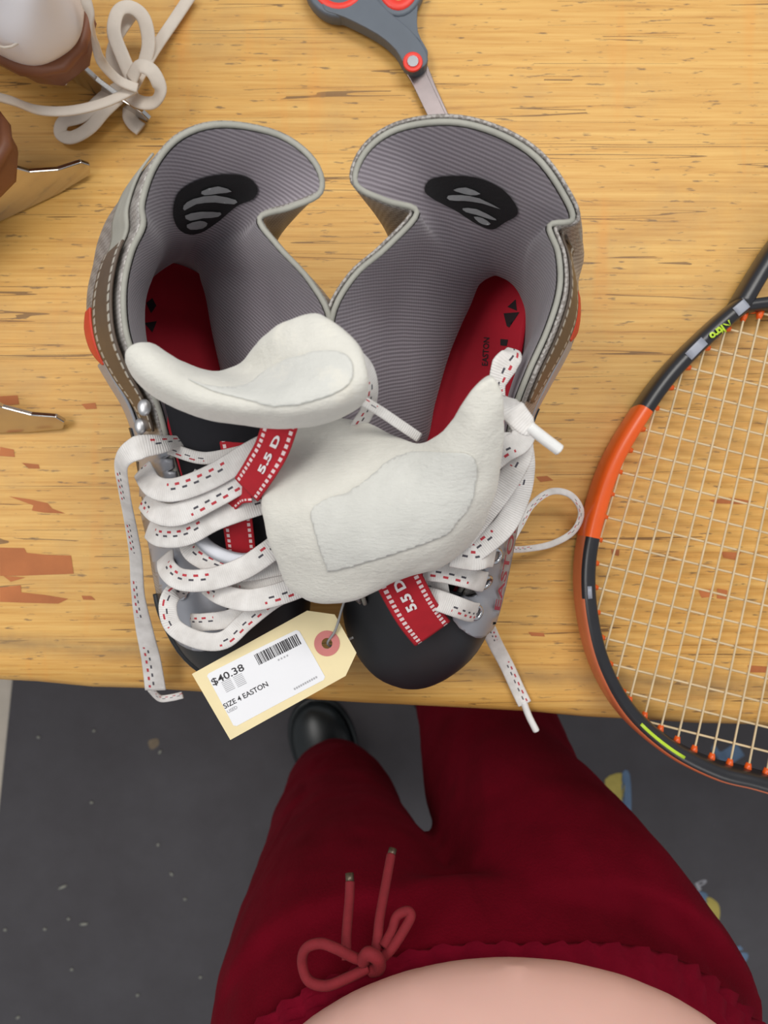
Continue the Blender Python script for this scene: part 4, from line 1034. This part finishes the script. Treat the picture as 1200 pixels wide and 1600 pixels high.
# gathered waistband
vs_ = []; fs = []; k = 220; lv = [(.955, .1700, .1040), (.960, .1815, .1140), (.966, .1835, .1160), (.972, .1785, .1120), (.980, .1795, .1130), (.988, .1735, .1080), (.996, .1720, .1070), (1.003, .1655, .103), (1.007, .158, .098), (1.003, .150, .093)]
for j, (z, rx, ry) in enumerate(lv):
    for i in range(k):
        a_ = 2*math.pi*i/k; g2_ = 1+(.012+.010*max(0, math.cos(a_)))*math.sin(a_*62+.8*math.sin(a_*9))*(1.3 if j in (2, 4, 6) else (0 if j < 2 else .6))
        up_ = min(1, max(0, (.75-math.cos(a_))/.7)); up_ = up_*up_*(3-2*up_)     # the gathers ride lower on the person's left hip
        z2 = 1.003-(1.003-z)*(1-.62*up_) if z < 1.003 else z; rr = (1-.045*up_) if j < 6 else 1-.02*up_
        vs_.append(V(.065+rx*g2_*rr*math.cos(a_), -.3655+ry*g2_*rr*math.sin(a_), z2+.003*math.sin(a_*3)))
for j in range(len(lv)-1):
    for i in range(k): fs.append((j*k+i, j*k+(i+1) % k, (j+1)*k+(i+1) % k, (j+1)*k+i))
wb = link('waistband', mesh_from(vs_, fs), M['waist'], pants)
solidify(wb, .003, 0)
def cord(lst, r=.0029): return link('drawstring', sweep(spline(PX(lst), 8), circ(r, 10)), M['cord'], pants)
zc = .099
cord([(575, 1500, zc), (555, 1497, zc+.004), (525, 1482, zc+.006), (500, 1474, zc+.004), (478, 1482, zc+.002), (472, 1505, zc), (482, 1532, zc+.002), (510, 1540, zc+.004), (545, 1527, zc+.004), (575, 1512, zc+.002)])
cord([(595, 1498, zc), (612, 1482, zc), (630, 1455, zc-.004), (642, 1432, zc-.008), (636, 1424, zc-.010), (620, 1432, zc-.010), (612, 1455, zc-.006), (598, 1480, zc)])
cord([(542, 1500, zc), (541, 1470, zc-.006), (543, 1440, zc-.014), (546, 1405, zc-.024), (547, 1378, zc-.030)])
cord([(585, 1498, zc), (590, 1465, zc-.004), (594, 1430, zc-.012), (604, 1375, zc-.028), (611, 1336, zc-.040)])
cord([(566, 1502, zc+.004), (575, 1490, zc+.008), (590, 1498, zc+.008), (592, 1512, zc+.004), (580, 1516, zc)], .0038)
for a_, b_ in (((547, 1380, zc-.030), (546, 1364, zc-.033)), ((611, 1338, zc-.040), (614, 1326, zc-.043))):
    link('cord_tip', sweep([P(*a_), P(*b_)], circ(.0026, 8)), M['cordtip'], pants)
# shirt, lifted above the belly, out of the picture
SH = [(.068, -.356, 1.125, .150, .116), (.068, -.366, 1.20, .153, .113), (.068, -.371, 1.30, .168, .113), (.068, -.376, 1.385, .162, .097), (.068, -.379, 1.43, .098, .07)]
link('shirt', rings_mesh(rsp(SH), 32, cap=False), M['shirt'], per)
def shoe(heel, toe, parent, kw=1.1):
    h_, t_ = V(*heel, 0), V(*toe, 0); F = (t_-h_).normalized(); Wd = V(-F.y, F.x, 0); L_ = (t_-h_).length
    st = [(0, .002, .035), (.03, .026, .062), (.10, .034, .080), (.22, .036, .092), (.38, .036, .088), (.52, .041, .068), (.68, .046, .056), (.82, .044, .050), (.92, .034, .043), (.98, .018, .034), (1.0, .003, .022)]
    st = [(a_, b_*kw, c_*1.1) for a_, b_, c_ in st]; rows = []
    for (d, wd, ht) in st:
        row = []
        for j in range(17):
            a_ = 2*math.pi*j/16; c_, s_ = math.cos(a_), math.sin(a_)
            row.append(h_+F*(d*L_)+Wd*wd*c_+V(0, 0, .007+max(0, .5*ht+.5*ht*(s_ if s_ > -.6 else -1)))) 
        rows.append(row)
    s_o = link('shoe', grid_mesh(grid_pts(rows, 2, 4)), M['shoe'], parent); 
    ring = [h_+F*(d*L_)+Wd*(wd+.002)+V(0, 0, .013) for d, wd, _ in st]+[h_+F*(d*L_)-Wd*(wd+.002)+V(0, 0, .013) for d, wd, _ in reversed(st)]
    link('shoe_sole', sweep(spline(ring, 3, True), circ(.006, 8), closed=True), M['shoe'], s_o)
    return s_o
shoe((-.055, -.66), (-.145, -.372), per, 1.25)
shoe((.10, -.40), (.13, -.145), per)
